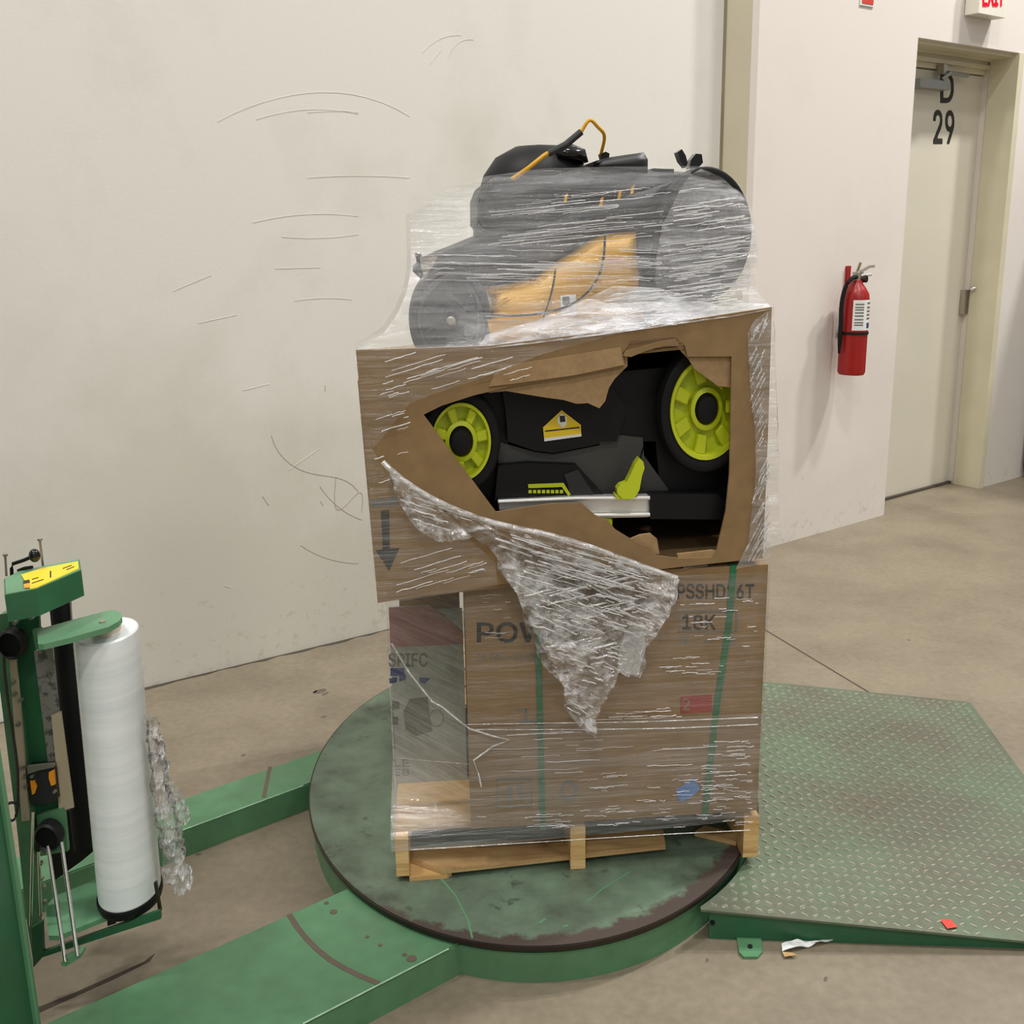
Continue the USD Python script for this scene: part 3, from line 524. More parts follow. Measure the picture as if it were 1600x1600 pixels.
for u, v in ((42, 1226), (87, 1235), (52, 1211)):
    q = on_y(u, v, Yc-0.03); part(gb, 'bolt', cyl(q, q+[0, -0.008, 0], 0.003, 8), 'galvanised', False)
part(mast, 'lower_bracket', yslab([(57, 1274), (100, 1262), (106, 1330), (63, 1338)], Yc-0.02, 0.01), 'green_paint', False)
def knob(u, v, y, r):
    prof = [(0, 0), (r*0.55, 0), (r, 0.006), (r*1.04, 0.012), (r, 0.028), (r*0.86, 0.032), (r*0.78, 0.027), (0, 0.027)]
    return place(lathe(prof, 32), (0.82, 0, 0), (0, 0, 1), (0, -1, 0), on_y(u, v, y))
part(mast, 'clamp_knob', knob(27, 999, Yc-0.02, 0.0275), 'black_plastic')
part(mast, 'clamp_knob', knob(83, 1297, Yc-0.02, 0.0285), 'black_plastic')
for a, b2, r, y, y2 in (((75, 1322), (102, 1503), 0.0036, Yc-0.05, Yc-0.155), ((96, 1316), (121, 1494), 0.0036, Yc-0.05, Yc-0.155), ((52, 1268), (48, 1446), 0.0030, Yc-0.06, Yc-0.06), ((60, 1330), (64, 1430), 0.003, Yc-0.03, Yc-0.03)):
    part(mast, 'guide_rod', tube([on_y(*a, y), on_y(*b2, y2)], r, 10), 'chrome')
part(mast, 'rod_end', yslab([(95, 1504), (121, 1488), (127, 1490), (127, 1495), (104, 1510), (96, 1509)], Yc-0.15, 0.02), 'green_light', False)
for u, v in ((66, 1328), (65, 1347), (66, 1371), (70, 1384), (71, 1407)):
    q = on_y(u, v, Yc-0.02); part(mast, 'bolt', cyl(q, q+[0, -0.008, 0], 0.004, 8), 'galvanised', False)
# lower frame and film tray
part(mast, 'lower_frame', yslab([(49, 1450), (66, 1440), (68, 1487), (250, 1423), (251, 1436), (66, 1496), (52, 1512)], Yc-0.04, 0.008), 'green_dark', False)
part(mast, 'frame_riser', yslab([(240, 1380), (244, 1378), (252, 1424), (248, 1427)], Yc-0.03, 0.006), 'dark_steel', False)
part(mast, 'tray_plate', slab_z(pz([(70, 1418), (86, 1400), (160, 1370), (205, 1372), (242, 1388), (222, 1412), (185, 1424), (92, 1462), (76, 1462)], 0.205), 0.195, 0.205), 'green_light', False)
part(mast, 'tray_foot', yslab([(72, 1416), (90, 1410), (90, 1455), (76, 1462)], Yc-0.03, 0.01), 'green_light', False)
part(mast, 'tray_foot', yslab([(167, 1430), (180, 1425), (181, 1443), (168, 1447)], Yc+0.02, 0.01), 'dark_grey', False)
rb, rt_ = on_y(204, 1398, 1.865), on_y(166, 985, 1.865)
part(mast, 'roll_base', place(lathe([(0, 0), (0.074, 0), (0.078, 0.010), (0.078, 0.018), (0, 0.018)], 36), (0.76, 0, 0), (0, 1, 0), (0, 0, 1), (rb[0], rb[1], 0.205)), 'black_plastic')
rz0, rz1 = 0.224, on_y(166, 1005, 1.80)[2]
part(mast, 'roll_arm', slab_z(pz([(58, 986), (66, 985), (120, 970), (150, 962), (170, 957), (181, 957), (189, 961), (191, 967), (186, 974), (170, 983), (152, 988), (110, 1000), (68, 1010), (60, 1010)], rz1+0.03), rz1+0.024, rz1+0.034), 'green_light', False)
part(mast, 'arm_bracket', yslab([(50, 985), (62, 983), (67, 1012), (56, 1016)], Yc-0.03, 0.012), 'green_light', False)
ap = on_z(160, 972, rz1+0.034); part(mast, 'arm_pin', cyl((ap[0], ap[1], rz1+0.03), (ap[0], ap[1], rz1+0.0365), 0.006, 12), 'galvanised', False)
part(mast, 'tension_roller', tube([on_y(92, 930, 1.93), on_y(94, 950, 1.93), on_y(130, 1325, 1.93)], 0.0185, 24), 'black_rubber')
part(mast, 'roller_cap', tube([on_y(110, 938, 1.925), on_y(112, 975, 1.925)], 0.002, 8), 'galvanised')
part(mast, 'drive_block', yslab([(92, 1262), (150, 1280), (152, 1325), (128, 1345), (82, 1378), (76, 1330)], 1.95, 0.05), 'black_plastic', False)
part(mast, 'cable', tube([on_y(6, 1010, Yc-0.03), on_y(16, 1120, Yc-0.035), on_y(26, 1190, Yc-0.035), on_y(28, 1240, Yc-0.035), on_y(16, 1282, Yc-0.04), on_y(6, 1270, Yc-0.04), on_y(14, 1255, Yc-0.04), on_y(30, 1258, Yc-0.03)], 0.0026, 6, n=50), 'dark_grey')
# roll of film on the carriage
roll = thing('film_roll', 'large white roll of stretch film standing upright on the carriage', 'film roll', (rb[0], rb[1], rz0))
rxm = 0.0555/0.075
lean = np.array([rt_[0]-rb[0], 0, rz1-rz0])/(rz1-rz0)
part(roll, 'film', place(lathe([(0.031, 0), (0.074, 0), (0.0755, 0.004), (0.0755, 0.12), (0.0745, 0.3), (0.0738, rz1-rz0-0.015), (0.0725, rz1-rz0-0.003), (0.069, rz1-rz0), (0.031, rz1-rz0)], 56), (rxm, 0, 0), (0, 1, 0), lean, (rb[0], rb[1], rz0)), 'film_roll_wrap')
part(roll, 'core', place(lathe([(0.0, -0.002), (0.034, -0.002), (0.034, rz1-rz0+0.02), (0.03, rz1-rz0+0.0235), (0.0, rz1-rz0+0.0235)], 32), (rxm, 0, 0), (0, 1, 0), lean, (rb[0], rb[1], rz0)), 'paper_core')
def crumple(plane, pts, off, step, amp, seed, freq=(22, 22, 22)):
    """A torn sheet of film hanging on a plane: an outline filled with fine triangles and crushed along the normal."""
    m = tri_poly(plane.poly(pts, off), step); v = m.vertices
    q = np.c_[v[:, 0]*freq[0], v[:, 1]*freq[1], np.zeros(len(v))]
    r = 1-np.abs(2*meshkit.noise(q, seed)-1); r2 = 1-np.abs(2*meshkit.noise(q*2.7, seed+3)-1); r3 = 1-np.abs(2*meshkit.noise(q*6.1, seed+5)-1)
    d = off+amp*(r+0.5*r2+0.25*r3-0.9)
    m.vertices = plane.p+v[:, :1]*plane.e+v[:, 1:2]*np.array([0, 0, 1.0])+d[:, None]*plane.n; return m
part(roll, 'loose_tail', crumple(YPlane(1.862), [(228, 1112), (242, 1118), (252, 1140), (262, 1175), (266, 1208), (280, 1228), (294, 1255), (300, 1268), (296, 1282), (284, 1288), (288, 1320), (294, 1352), (305, 1366), (300, 1386), (282, 1397), (268, 1385), (258, 1360), (252, 1330), (244, 1290), (238, 1230), (232, 1165)], 0.012, 0.005, 0.022, 11, (60, 50, 40)), 'film_crumpled', 35, label='crumpled clear film end')

# ------------------------------------------------------------------ pallet
PA, PB = on_z(620, 1378, HT), on_z(1170, 1340, HT)
pe_ = (PB-PA)/np.linalg.norm(PB-PA); FRONT = Plane(PA, (pe_[1], -pe_[0]))
PWID = float(np.linalg.norm(PB-PA))+0.02; PDEP = 1.12; inn = -FRONT.d
pth = math.atan2(pe_[1], pe_[0])
def pp(a, d, z): return FRONT.p+pe_*a+inn*d+np.array([0, 0, z])
def plank(a0, a1, d0, d1, z0, z1):
    q = lambda a, d: pp(a, d, 0)
    return rounded_slab(Polygon([q(a0, d0)[:2], q(a1, d0)[:2], q(a1, d1)[:2], q(a0, d1)[:2]]), z0, z1, 0.002)
pal = thing('pallet', 'broken pine wood pallet standing on the turntable under the boxes', 'pallet', pp(PWID/2, PDEP/2, HT))
ZD = 0.206
for a, w in ((0.0, 0.028), (0.380, 0.033), (PWID-0.034, 0.034)):
    part(pal, 'stringer', plank(a, a+w, 0.0, PDEP, HT+0.013 if a == 0 else HT+0.001, ZD-0.013), 'pine', False)
for k in range(9):
    d = (0.03 if k == 0 else 0.0)+k*0.1275; part(pal, 'deck_board', plank(-0.004+0.002*rng.random(), PWID-0.002*rng.random(), d, d+(0.115 if k else 0.08), ZD-0.013, ZD), 'pine' if k % 3 else 'pine_dark', False)
def board_z(pts, z0, z1): return rounded_slab(Polygon([on_z(u, v, z0)[:2] for u, v in pts]), z0, z1, 0.002)
part(pal, 'bottom_board', board_z([(640, 1377), (698, 1373), (706, 1368), (700, 1362), (706, 1354), (640, 1350)], HT+0.0005, HT+0.012), 'pine', False)
part(pal, 'bottom_board', board_z([(690, 1366), (1040, 1327), (1036, 1302), (640, 1332), (640, 1348)], HT+0.0125, HT+0.024), 'pine_dark', False)
part(pal, 'bottom_board', board_z([(1085, 1306), (1150, 1322), (1152, 1308), (1100, 1296)], HT+0.0005, HT+0.012), 'pine_dark', False)
part(pal, 'bottom_board', plank(0.03, PWID-0.02, 0.5, 0.62, HT+0.0005, HT+0.0125), 'pine_dark', False)
part(pal, 'bottom_board', plank(0.0, PWID, PDEP-0.11, PDEP, HT+0.0005, HT+0.0125), 'pine', False)

# ------------------------------------------------------------------ cartons on the pallet
def carton(t, plane, a0, a1, z0, z1, depth, mat_, front=None, wall=0.006):
    if front is not None: part(t, 'front_panel', front, mat_, False)
    else: part(t, 'front_panel', plane.slab(sbox(a0, z0, a1, z1), -wall, 0.0), mat_, False)
    part(t, 'back_panel', plane.slab(sbox(a0, z0, a1, z1), -depth, -depth+wall), mat_, False)
    part(t, 'side_panel', plane.slab(sbox(a0, z0, a0+wall, z1), -depth+wall, -wall), mat_, False)
    part(t, 'side_panel', plane.slab(sbox(a1-wall, z0, a1, z1), -depth+wall, -wall), mat_, False)
    part(t, 'top_panel', plane.slab(sbox(a0+wall, z1-wall, a1-wall, z1), -depth+wall, -wall), mat_, False)
    part(t, 'bottom_panel', plane.slab(sbox(a0+wall, z0, a1-wall, z0+wall), -depth+wall, -wall), mat_, False)
ba0, bz0 = FRONT.loc(739, 1298); ba1, _ = FRONT.loc(1180, 1272); bz1 = FRONT.loc(960, 893)[1]; bz0 = ZD+0.0005
brown = thing('brown_carton', 'tall brown carton with black POWER print and green straps, lowest on the pallet front', 'carton', FRONT.to3((ba0+ba1)/2, bz0))
carton(brown, FRONT, ba0-0.004, ba1+0.004, bz0, bz1, 0.62, 'cardboard')
def printed(t, name, text, box4, m='ink_black', pl=FRONT, off=0.0, bold=True): part(t, name, lettering(text, pl, *box4, off, 0.0006, bold), m, False)
printed(brown, 'lettering', 'POWER', (745, 972, 918, 1004))
printed(brown, 'lettering', '26 TWO-STAGE', (744, 1020, 842, 1033), 'ink_grey')
printed(brown, 'lettering', 'PSSHD26T', (1058, 912, 1178, 936))
printed(brown, 'lettering', '18K', (1066, 960, 1118, 984))
def pquad(pl, pts, d1=0.0008, d0=-0.0004): return pl.slab(pl.poly(pts), d0, d1)
def frame4(pl, u0, v0, u1, v1, w): return pl.slab(pl.poly([(u0, v0), (u1, v0), (u1, v1), (u0, v1)]).difference(pl.poly([(u0+w, v0+w), (u1-w, v0+w), (u1-w, v1-w), (u0+w, v1-w)])), -0.0004, 0.0008)
part(brown, 'printed_frame', frame4(FRONT, 1060, 954, 1152, 988, 2.5), 'ink_grey', False)
printed(brown, 'lettering', '1 - 2', (1062, 994, 1150, 1006), 'ink_grey')
rp = part(brown, 'red_print', pquad(FRONT, [(1062, 1088), (1112, 1085), (1112, 1112), (1063, 1115)]), 'ink_red', False)
printed(brown, 'lettering', '2', (1066, 1091, 1078, 1110), 'cardboard', off=0.0009)
# handling symbols printed low on the carton
part(brown, 'handling_symbol', cat([frame4(FRONT, 775, 1216, 832, 1262, 3), pquad(FRONT, [(792, 1228), (800, 1228), (800, 1256), (792, 1256)]), pquad(FRONT, [(806, 1228), (814, 1222), (822, 1240), (814, 1256)])]), 'ink_grey', False)
c_ = FRONT.loc(889, 1236); part(brown, 'handling_symbol', FRONT.slab(affinity.scale(Point(c_).buffer(0.026), 0.75, 1).difference(affinity.scale(Point(c_).buffer(0.015), 0.75, 1)), -0.0004, 0.0008), 'ink_grey', False)
part(brown, 'handling_symbol', cat([pquad(FRONT, [(806, 1108), (824, 1108), (824, 1111), (806, 1111)]), pquad(FRONT, [(821, 1108), (824, 1108), (824, 1130), (821, 1130)]), pquad(FRONT, [(808, 1126), (842, 1124), (842, 1128), (808, 1132)])]), 'ink_grey', False)
part(brown, 'top_label', slab_z(pz([(1063, 880), (1100, 877), (1106, 884), (1068, 888)], bz1), bz1-0.0004, bz1+0.001), 'white_label', False)
def strap(pl, pts, w, off=0.003, top=True):
    c = [pl.loc(u, v) for u, v in pts]; l = LineString(c).buffer(w/2, cap_style='flat'); m = pl.slab(l, 0.0006, off)
    if top:
        a = c[0][0]; m = cat([m, slab_z([pl.to3(a-w/2, 0, off), pl.to3(a+w/2, 0, off), pl.to3(a+w/2-0.03, 0, -0.35), pl.to3(a-w/2-0.03, 0, -0.35)], bz1+0.0006, bz1+0.002)])
    return m
part(brown, 'strap', strap(FRONT, [(1146, 884), (1138, 980), (1120, 1100), (1100, 1278)], 0.013), 'green_strap', False)
part(brown, 'strap', strap(FRONT, [(838, 898), (842, 1040), (848, 1296)], 0.012), 'green_strap', False)
part(brown, 'tape_piece', pquad(FRONT, [(1057, 1232), (1066, 1228), (1082, 1214), (1088, 1222), (1094, 1232), (1078, 1246), (1064, 1252), (1058, 1244)], 0.003, 0.0006), 'blue_tape', False, label='torn blue tape')
# white carton behind the left edge
WPL = Plane(FRONT.p+inn*0.22, FRONT.n)
wa0, _ = WPL.loc(606, 1010); wa1 = WPL.loc(742, 1100)[0]; wz1 = WPL.loc(640, 948)[1]; wzm = WPL.loc(640, 1010)[1]
white = thing('white_carton', 'grey white carton with a red band behind the film left of the brown carton', 'carton', WPL.to3((wa0+wa1)/2, ZD))
wfront = sbox(wa0+0.006, ZD+0.0005, ba0-0.008, wz1).intersection(Polygon([WPL.loc(590, 1300), WPL.loc(590, 930), WPL.loc(664, 940), WPL.loc(700, 968), WPL.loc(770, 1030), WPL.loc(770, 1300)]))
carton(white, WPL, wa0+0.006, ba0-0.008+0.0, ZD+0.0005, wzm-0.02, 0.3, 'carton_white', front=WPL.slab(wfront, -0.006, 0.0))
wa1 = ba0-0.008
rear = thing('filler_carton', 'plain brown carton added behind the white carton to darken the gap', 'carton', WPL.to3(wa0+0.1, ZD, -0.45))  # filler carton, added so the gap under the torn one reads dark
carton(rear, Plane(WPL.p-WPL.d*0.31, WPL.n), wa0+0.012, ba0-0.014, ZD+0.0005, WPL.loc(690, 916)[1], 0.4, 'cardboard')
part(white, 'red_band', WPL.slab(sbox(wa0+0.006, wzm, wa1, wz1).intersection(wfront), -0.0004, 0.0015), 'carton_red', False)
printed(white, 'lettering', 'SPIFC', (607, 1020, 668, 1042), 'ink_grey', WPL)
for q in ([(610, 1044), (632, 1044), (632, 1056), (610, 1056)], [(608, 1060), (620, 1058), (620, 1066), (608, 1068)], [(624, 1056), (634, 1054), (634, 1062), (624, 1064)], [(655, 1058), (672, 1060), (664, 1068), (656, 1066)]): part(white, 'printed_block', pquad(WPL, q), 'ink_blue', False)
part(white, 'printed_picture', cat([pquad(WPL, [(640, 1092), (668, 1088), (672, 1120), (676, 1142), (650, 1150), (634, 1140), (630, 1112)]), pquad(WPL, [(613, 1096), (624, 1096), (624, 1108), (613, 1108)]), pquad(WPL, [(612, 1120), (622, 1120), (622, 1132), (612, 1132)])]), 'ink_grey', False)
c_ = WPL.loc(682, 1122); part(white, 'printed_ring', WPL.slab(affinity.scale(Point(c_).buffer(0.022), 0.75, 1).difference(affinity.scale(Point(c_).buffer(0.0195), 0.75, 1)), -0.0004, 0.0008), 'ink_grey', False)
printed(white, 'lettering', 'LE', (615, 1186, 640, 1198), 'ink_grey', WPL); printed(white, 'lettering', 'E8', (615, 1201, 640, 1212), 'ink_grey', WPL)

# ------------------------------------------------------------------ the torn mower carton on top
GL, GR = on_y(590, 942, 2.02), on_y(1183, 872, 2.15)
gd = (GR-GL)[:2]/np.linalg.norm((GR-GL)[:2]); BIG = Plane(GL, (gd[1], -gd[0]))
HOLE = [(662, 648), (690, 634), (740, 618), (765, 612), (800, 603), (900, 588), (975, 573), (973, 552), (985, 533), (1020, 529), (1055, 527), (1070, 540), (1074, 557), (1143, 557), (1142, 640), (1140, 740), (1134, 800), (1120, 860), (1113, 871), (1060, 873), (1024, 868), (1018, 856), (1000, 850), (985, 842), (962, 828), (950, 814), (930, 805), (908, 786), (860, 787), (775, 800)]
OUT = [(556, 547), (764, 540), (1000, 512), (1206, 480), (1200, 680), (1192, 872), (1000, 893), (775, 914), (590, 942), (575, 760)]
big = thing('mower_carton', 'large torn brown carton with a lime wheeled mower showing, above the lower cartons', 'carton', GL)
bigp, hole = BIG.poly(OUT), BIG.poly(HOLE)
part(big, 'front_panel', BIG.slab(bigp.difference(hole), -0.006, 0.0), 'cardboard', False)
# the rest of the carton follows the leaning outline of its front
OC = [np.array(BIG.loc(*q)) for q in ((556, 547), (1206, 480), (1192, 872), (590, 942))]; OC[0] = OC[0]-[0, 0.058]; OC[1] = OC[1]-[0, 0.058]   # the top has caved in
BD = 0.56
def big_wall(i, j, name, t=0.006):
    a, b = OC[i], OC[j]; d = (b-a)/np.linalg.norm(b-a); n = np.array([d[1], -d[0]]); c = np.mean(OC, axis=0)
    if n @ (c-a) < 0: n = -n
    part(big, name, BIG.slab(Polygon([a, b, b+n*t, a+n*t]), -BD, -0.006), 'cardboard', False)
big_wall(0, 1, 'top_panel'); big_wall(1, 2, 'side_panel'); big_wall(3, 2, 'bottom_panel'); big_wall(0, 3, 'side_panel')
part(big, 'back_panel', BIG.slab(Polygon(OC), -BD-0.006, -BD), 'cardboard', False)
part(big, 'torn_flap', BIG.pslab([(752, 600), (764, 614), (790, 611), (820, 616), (850, 621), (880, 625), (900, 631), (918, 630), (936, 638), (945, 627), (951, 606), (960, 592), (980, 572), (980, 556), (780, 580)], -0.016, -0.010), 'cardboard_light', False)
part(big, 'torn_flap', BIG.pslab([(1060, 545), (1150, 545), (1150, 607), (1130, 604), (1120, 603), (1112, 596), (1104, 591), (1094, 583), (1084, 576), (1076, 562)], -0.016, -0.010), 'cardboard_light', False)
part(big, 'torn_flap', BIG.pslab([(974, 556), (986, 558), (1010, 548), (1040, 540), (1062, 540), (1056, 529), (1030, 534), (1000, 543), (978, 548)], -0.02, 0.006), 'cardboard', False)
part(big, 'torn_flap', BIG.pslab([(972, 848), (1000, 836), (1016, 834), (1026, 842), (1030, 866), (1010, 866)], -0.02, -0.012), 'cardboard_light', False)
part(big, 'torn_flap', BIG.pslab([(1058, 866), (1112, 860), (1124, 862), (1118, 876), (1060, 878)], -0.014, -0.006), 'cardboard_light', False)
part(big, 'torn_flap', BIG.pslab([(764, 604), (778, 575), (800, 570), (970, 543), (976, 570), (900, 586), (800, 600)], 0.0003, 0.005), 'cardboard_light', False)
part(big, 'printed_arrow', pquad(BIG, [(595, 798), (608, 797), (609, 857), (624, 856), (608, 892), (587, 860), (598, 858)]), 'ink_black', False)
part(big, 'printed_line', pquad(BIG, [(580, 781), (622, 776), (622, 790), (581, 792)]), 'ink_grey', False)

# ------------------------------------------------------------------ lime and black mower inside the torn carton
mow = thing('lime_mower', 'black mower with bright lime wheels lying inside the torn carton', 'lawn mower', BIG.to3(0.35, OC[3][1]+0.02, -0.2))
def wheel_frame(plane, u, v, off): return plane.hit(u, v, off)
def wheel(t, plane, u, v, off, rl, rt, hub, mrim, mtyre, nsp=7, turn=0.2, width=0.05, name='wheel'):
    """Tyre, dished lime rim, raised spokes, hub cap; slightly narrow as seen in the photograph."""
    o = plane.hit(u, v, off); X, Y_, Z_ = plane.e*0.755, np.array([0, 0, 1.0]), plane.d
    put = lambda m: place(m, X, Y_, Z_, o)
    w = part(t, name, put(lathe([(rl*0.98, -width), (rt*0.96, -width), (rt, -width+0.01), (rt, -0.012), (rt*0.975, -0.003), (rt*0.93, 0.0), (rl*1.05, 0.0), (rl*0.985, -0.004)], 56)), mtyre)
    part(w, 'rim', put(lathe([(0, -0.03), (hub*1.3, -0.03), (hub*1.35, -0.026), (rl*0.84, -0.026), (rl*0.88, -0.006), (rl*0.90, 0.0), (rl*0.98, 0.001), (rl*0.995, -0.008), (rl*0.995, -0.04), (0, -0.04)], 56)), mrim)
    part(w, 'hub_ring', put(lathe([(0, -0.03), (hub*1.42, -0.03), (hub*1.36, -0.008), (hub*1.05, -0.005), (hub*0.9, -0.02), (0, -0.02)], 40)), mrim)
    for k in range(nsp):
        a = turn+k*2*np.pi/nsp; s = bx((rl*0.70, 0, -0.019), (rl*0.38, rl*0.28, 0.026), 0, 0.003); vv_ = s.vertices; vv_[:, 1] *= 0.85+0.25*(vv_[:, 0]-hub)/(rl-hub)
        s.apply_transform(trimesh.transformations.rotation_matrix(a, (0, 0, 1))); part(w, 'spoke', put(s), mrim, False)
    part(w, 'hub_cap', put(lathe([(0, -0.02), (hub*0.92, -0.02), (hub*0.95, -0.006), (hub*0.8, 0.0), (0, 0.002)], 36)), 'black_plastic')
    return w
px2m = lambda off: np.linalg.norm(BIG.hit(900, 700, off)-BIG.hit(900, 701, off))
k1 = px2m(-0.03)
wheel(mow, BIG, 721, 691, -0.035, 61*k1, 80*k1, 23.5*k1, 'lime_plastic', 'black_rubber', turn=0.15)
wheel(mow, BIG, 1106, 640, -0.035, 82*k1, 102*k1, 25*k1, 'lime_plastic', 'black_rubber', turn=0.05)
body = Plane(BIG.p, BIG.n)
def islab(pts, d1, t): return BIG.pslab(pts, d1-t, d1)
part(mow, 'deck', islab([(645, 610), (765, 600), (1180, 560), (1180, 770), (1030, 800), (1020, 690), (930, 690), (915, 705), (870, 712), (790, 690), (760, 780), (660, 800)], -0.09, 0.25), 'black_plastic', False)
part(mow, 'deck_skirt', islab([(780, 606), (950, 600), (975, 640), (960, 690), (935, 690), (932, 694), (860, 708), (830, 704), (790, 690), (786, 640)], -0.07, 0.02), 'black_plastic', False)
part(mow, 'belly_panel', islab([(772, 690), (830, 706), (860, 710), (932, 696), (934, 684), (950, 676), (962, 680), (1000, 684), (1002, 712), (1040, 765), (1040, 790), (780, 800)], -0.085, 0.02), 'grey_plastic', False)
part(mow, 'battery_cover', islab([(775, 728), (822, 724), (898, 727), (945, 778), (770, 782)], -0.06, 0.03), 'black_plastic', False)
part(mow, 'battery_latch', islab([(878, 742), (900, 734), (925, 772), (888, 774), (884, 756)], -0.055, 0.02), 'dark_grey', False)
part(mow, 'lime_trim', islab([(822, 757), (878, 755), (889, 773), (885, 775), (875, 761), (823, 763)], -0.054, 0.004), 'lime_plastic', False)
part(mow, 'trim_marks', cat([islab([(823+k*7, 766), (828+k*7, 766), (828+k*7, 771), (823+k*7, 771)], -0.054, 0.004) for k in range(8)]), 'lime_plastic', False)
st = part(mow, 'warning_sticker', islab([(845, 668), (874, 641), (904, 664), (905, 682), (847, 690)], -0.067, 0.003), 'yellow_label', False)
part(st, 'sticker_icon', cat([islab([(868, 652), (874, 646), (882, 652), (882, 664), (876, 668), (868, 662)], -0.0663, 0.0007)]), 'white_label', False)
part(st, 'sticker_icon', cat([islab([(871, 650), (879, 650), (880, 659), (872, 660)], -0.0656, 0.0007), islab([(848, 673), (902, 667), (902, 669), (848, 675)], -0.0663, 0.0007)]), 'ink_black', False)
part(st, 'sticker_band', islab([(847, 685), (905, 678), (905, 682), (847, 690)], -0.0663, 0.0007), 'white_label', False)
yh = -0.03
part(mow, 'handle_tube', cat([islab([(778, 783), (905, 776), (1015, 775), (1015, 808), (925, 810), (908, 788), (778, 797)], yh-0.012, 0.022), tube([BIG.hit(778, 784, yh), BIG.hit(905, 779, yh), BIG.hit(1015, 778, yh)], 0.0042, 10), tube([BIG.hit(905, 806, yh), BIG.hit(1015, 804, yh)], 0.0042, 10)]), 'aluminium', 30)
part(mow, 'handle_grip', islab([(1014, 772), (1120, 772), (1136, 790), (1136, 812), (1014, 811)], yh-0.004, 0.03), 'black_plastic', False)
lvm = BIG.poly([(962, 770), (961, 762), (966, 756), (976, 752), (982, 740), (989, 724), (996, 714), (1002, 720), (1004, 730), (1000, 742), (996, 764), (990, 774), (984, 778), (970, 778)], yh)
part(mow, 'cam_lever', BIG.slab(lvm, yh-0.012, yh+0.010), 'lime_plastic', False)
part(mow, 'lever_pivot', islab([(959, 772), (986, 776), (982, 781), (962, 780)], yh+0.006, 0.02), 'lime_plastic', False)
part(mow, 'lever_cable', tube([BIG.hit(1000, 718, yh), BIG.hit(1003, 706, yh-0.02), BIG.hit(1006, 698, yh-0.03)], 0.002, 6), 'black_plastic')
part(mow, 'lower_trim', islab([(925, 810), (955, 812), (955, 824), (930, 824)], yh-0.004, 0.02), 'lime_plastic', False)

# ------------------------------------------------------------------ yellow and black mower on top, under film
TOP = Plane(BIG.p+(-BIG.d)*0.16, BIG.n)
top_mower = thing('yellow_mower', 'yellow and black petrol mower under stretch film on top of the load', 'lawn mower', TOP.hit(880, 540, -0.2))
k2 = np.linalg.norm(TOP.hit(900, 400)-TOP.hit(900, 401))
wheel(top_mower, TOP, 704, 500, 0.0, 70*k2, 88*k2, 12*k2, 'dark_grey', 'black_rubber', nsp=6, turn=0.5, name='wheel')
rw_ = wheel(top_mower, TOP, 1103, 367, 0.02, 80*k2, 106*k2, 20*k2, 'dark_grey', 'black_rubber', nsp=6, turn=0.2, width=0.06, name='rear_wheel')
o = TOP.hit(704, 500, 0.0); part(top_mower, 'wheel_bolt', place(lathe([(0, 0), (0.009, 0), (0.009, 0.008), (0.006, 0.010), (0, 0.010)], 12), TOP.e, (0, 0, 1), TOP.n, TOP.hit(704, 501, 0.003)), 'galvanised')
part(top_mower, 'deck', pillow(TOP, [(758, 452), (800, 446), (838, 436), (880, 405), (905, 392), (930, 372), (960, 364), (1002, 362), (1006, 445), (1000, 520), (900, 528), (830, 536), (770, 540), (764, 500), (770, 470)], -0.30, 0.0, 0.05, 0.05), 'yellow_paint', 50)
part(top_mower, 'deck_lip', TOP.pslab([(762, 500), (830, 498), (1005, 470), (1005, 500), (830, 530), (768, 534)], -0.02, 0.004), 'yellow_paint', False)
part(top_mower, 'rear_body', pillow(TOP, [(668, 425), (676, 402), (720, 385), (800, 352), (900, 300), (1040, 268), (1100, 268), (1060, 300), (1036, 350), (1026, 420), (1005, 445), (1003, 366), (960, 366), (905, 392), (838, 438), (760, 455), (700, 440)], -0.34, -0.008, 0.07, 0.07), 'dark_grey', 50)
part(top_mower, 'rear_skirt', TOP.pslab([(990, 370), (1060, 300), (1100, 400), (1120, 474), (1060, 505), (990, 515)], -0.30, -0.075), 'dark_grey', False)
part(top_mower, 'engine_body', pillow(TOP, [(748, 352), (748, 310), (756, 290), (775, 274), (850, 260), (930, 258), (1014, 262), (1085, 266), (1060, 300), (1000, 330), (860, 380), (780, 390)], -0.30, -0.016, 0.07, 0.06), 'dark_grey', 50)
part(top_mower, 'engine_shroud', place(lathe([(0, -0.24), (0.118, -0.24), (0.124, -0.16), (0.122, -0.11), (0.112, -0.06), (0.09, -0.025), (0.05, -0.004), (0, 0.0)], 48), TOP.e*0.98, TOP.n, np.array([0.12, 0, 1.0]), TOP.hit(842, 226, -0.15)), 'black_plastic')
part(top_mower, 'engine_cap', pillow(TOP, [(860, 252), (868, 228), (892, 222), (915, 232), (920, 252)], -0.16, -0.05, 0.025, 0.02), 'black_gloss', 50)
part(top_mower, 'fuel_tank', pillow(TOP, [(925, 268), (928, 252), (945, 246), (985, 240), (1008, 237), (1014, 248), (1014, 270)], -0.2, -0.03, 0.02, 0.02), 'dark_grey', 50)
part(top_mower, 'tank_cap', TOP.pslab([(1018, 268), (1018, 263), (1050, 264), (1050, 270)], -0.14, -0.06), 'black_plastic', False)
for q in ([(1057, 238), (1064, 233), (1070, 243), (1073, 255), (1070, 262), (1062, 252)], [(1078, 250), (1086, 240), (1095, 241), (1097, 254), (1090, 262), (1076, 264)]):
    part(top_mower, 'handle_knob', TOP.pslab(q, -0.06, -0.03), 'black_gloss', False)
part(top_mower, 'handle_knob', TOP.pslab([(647, 396), (655, 395), (662, 404), (664, 418), (657, 437), (644, 424), (644, 416), (650, 410)], -0.06, -0.02), 'black_gloss', False)
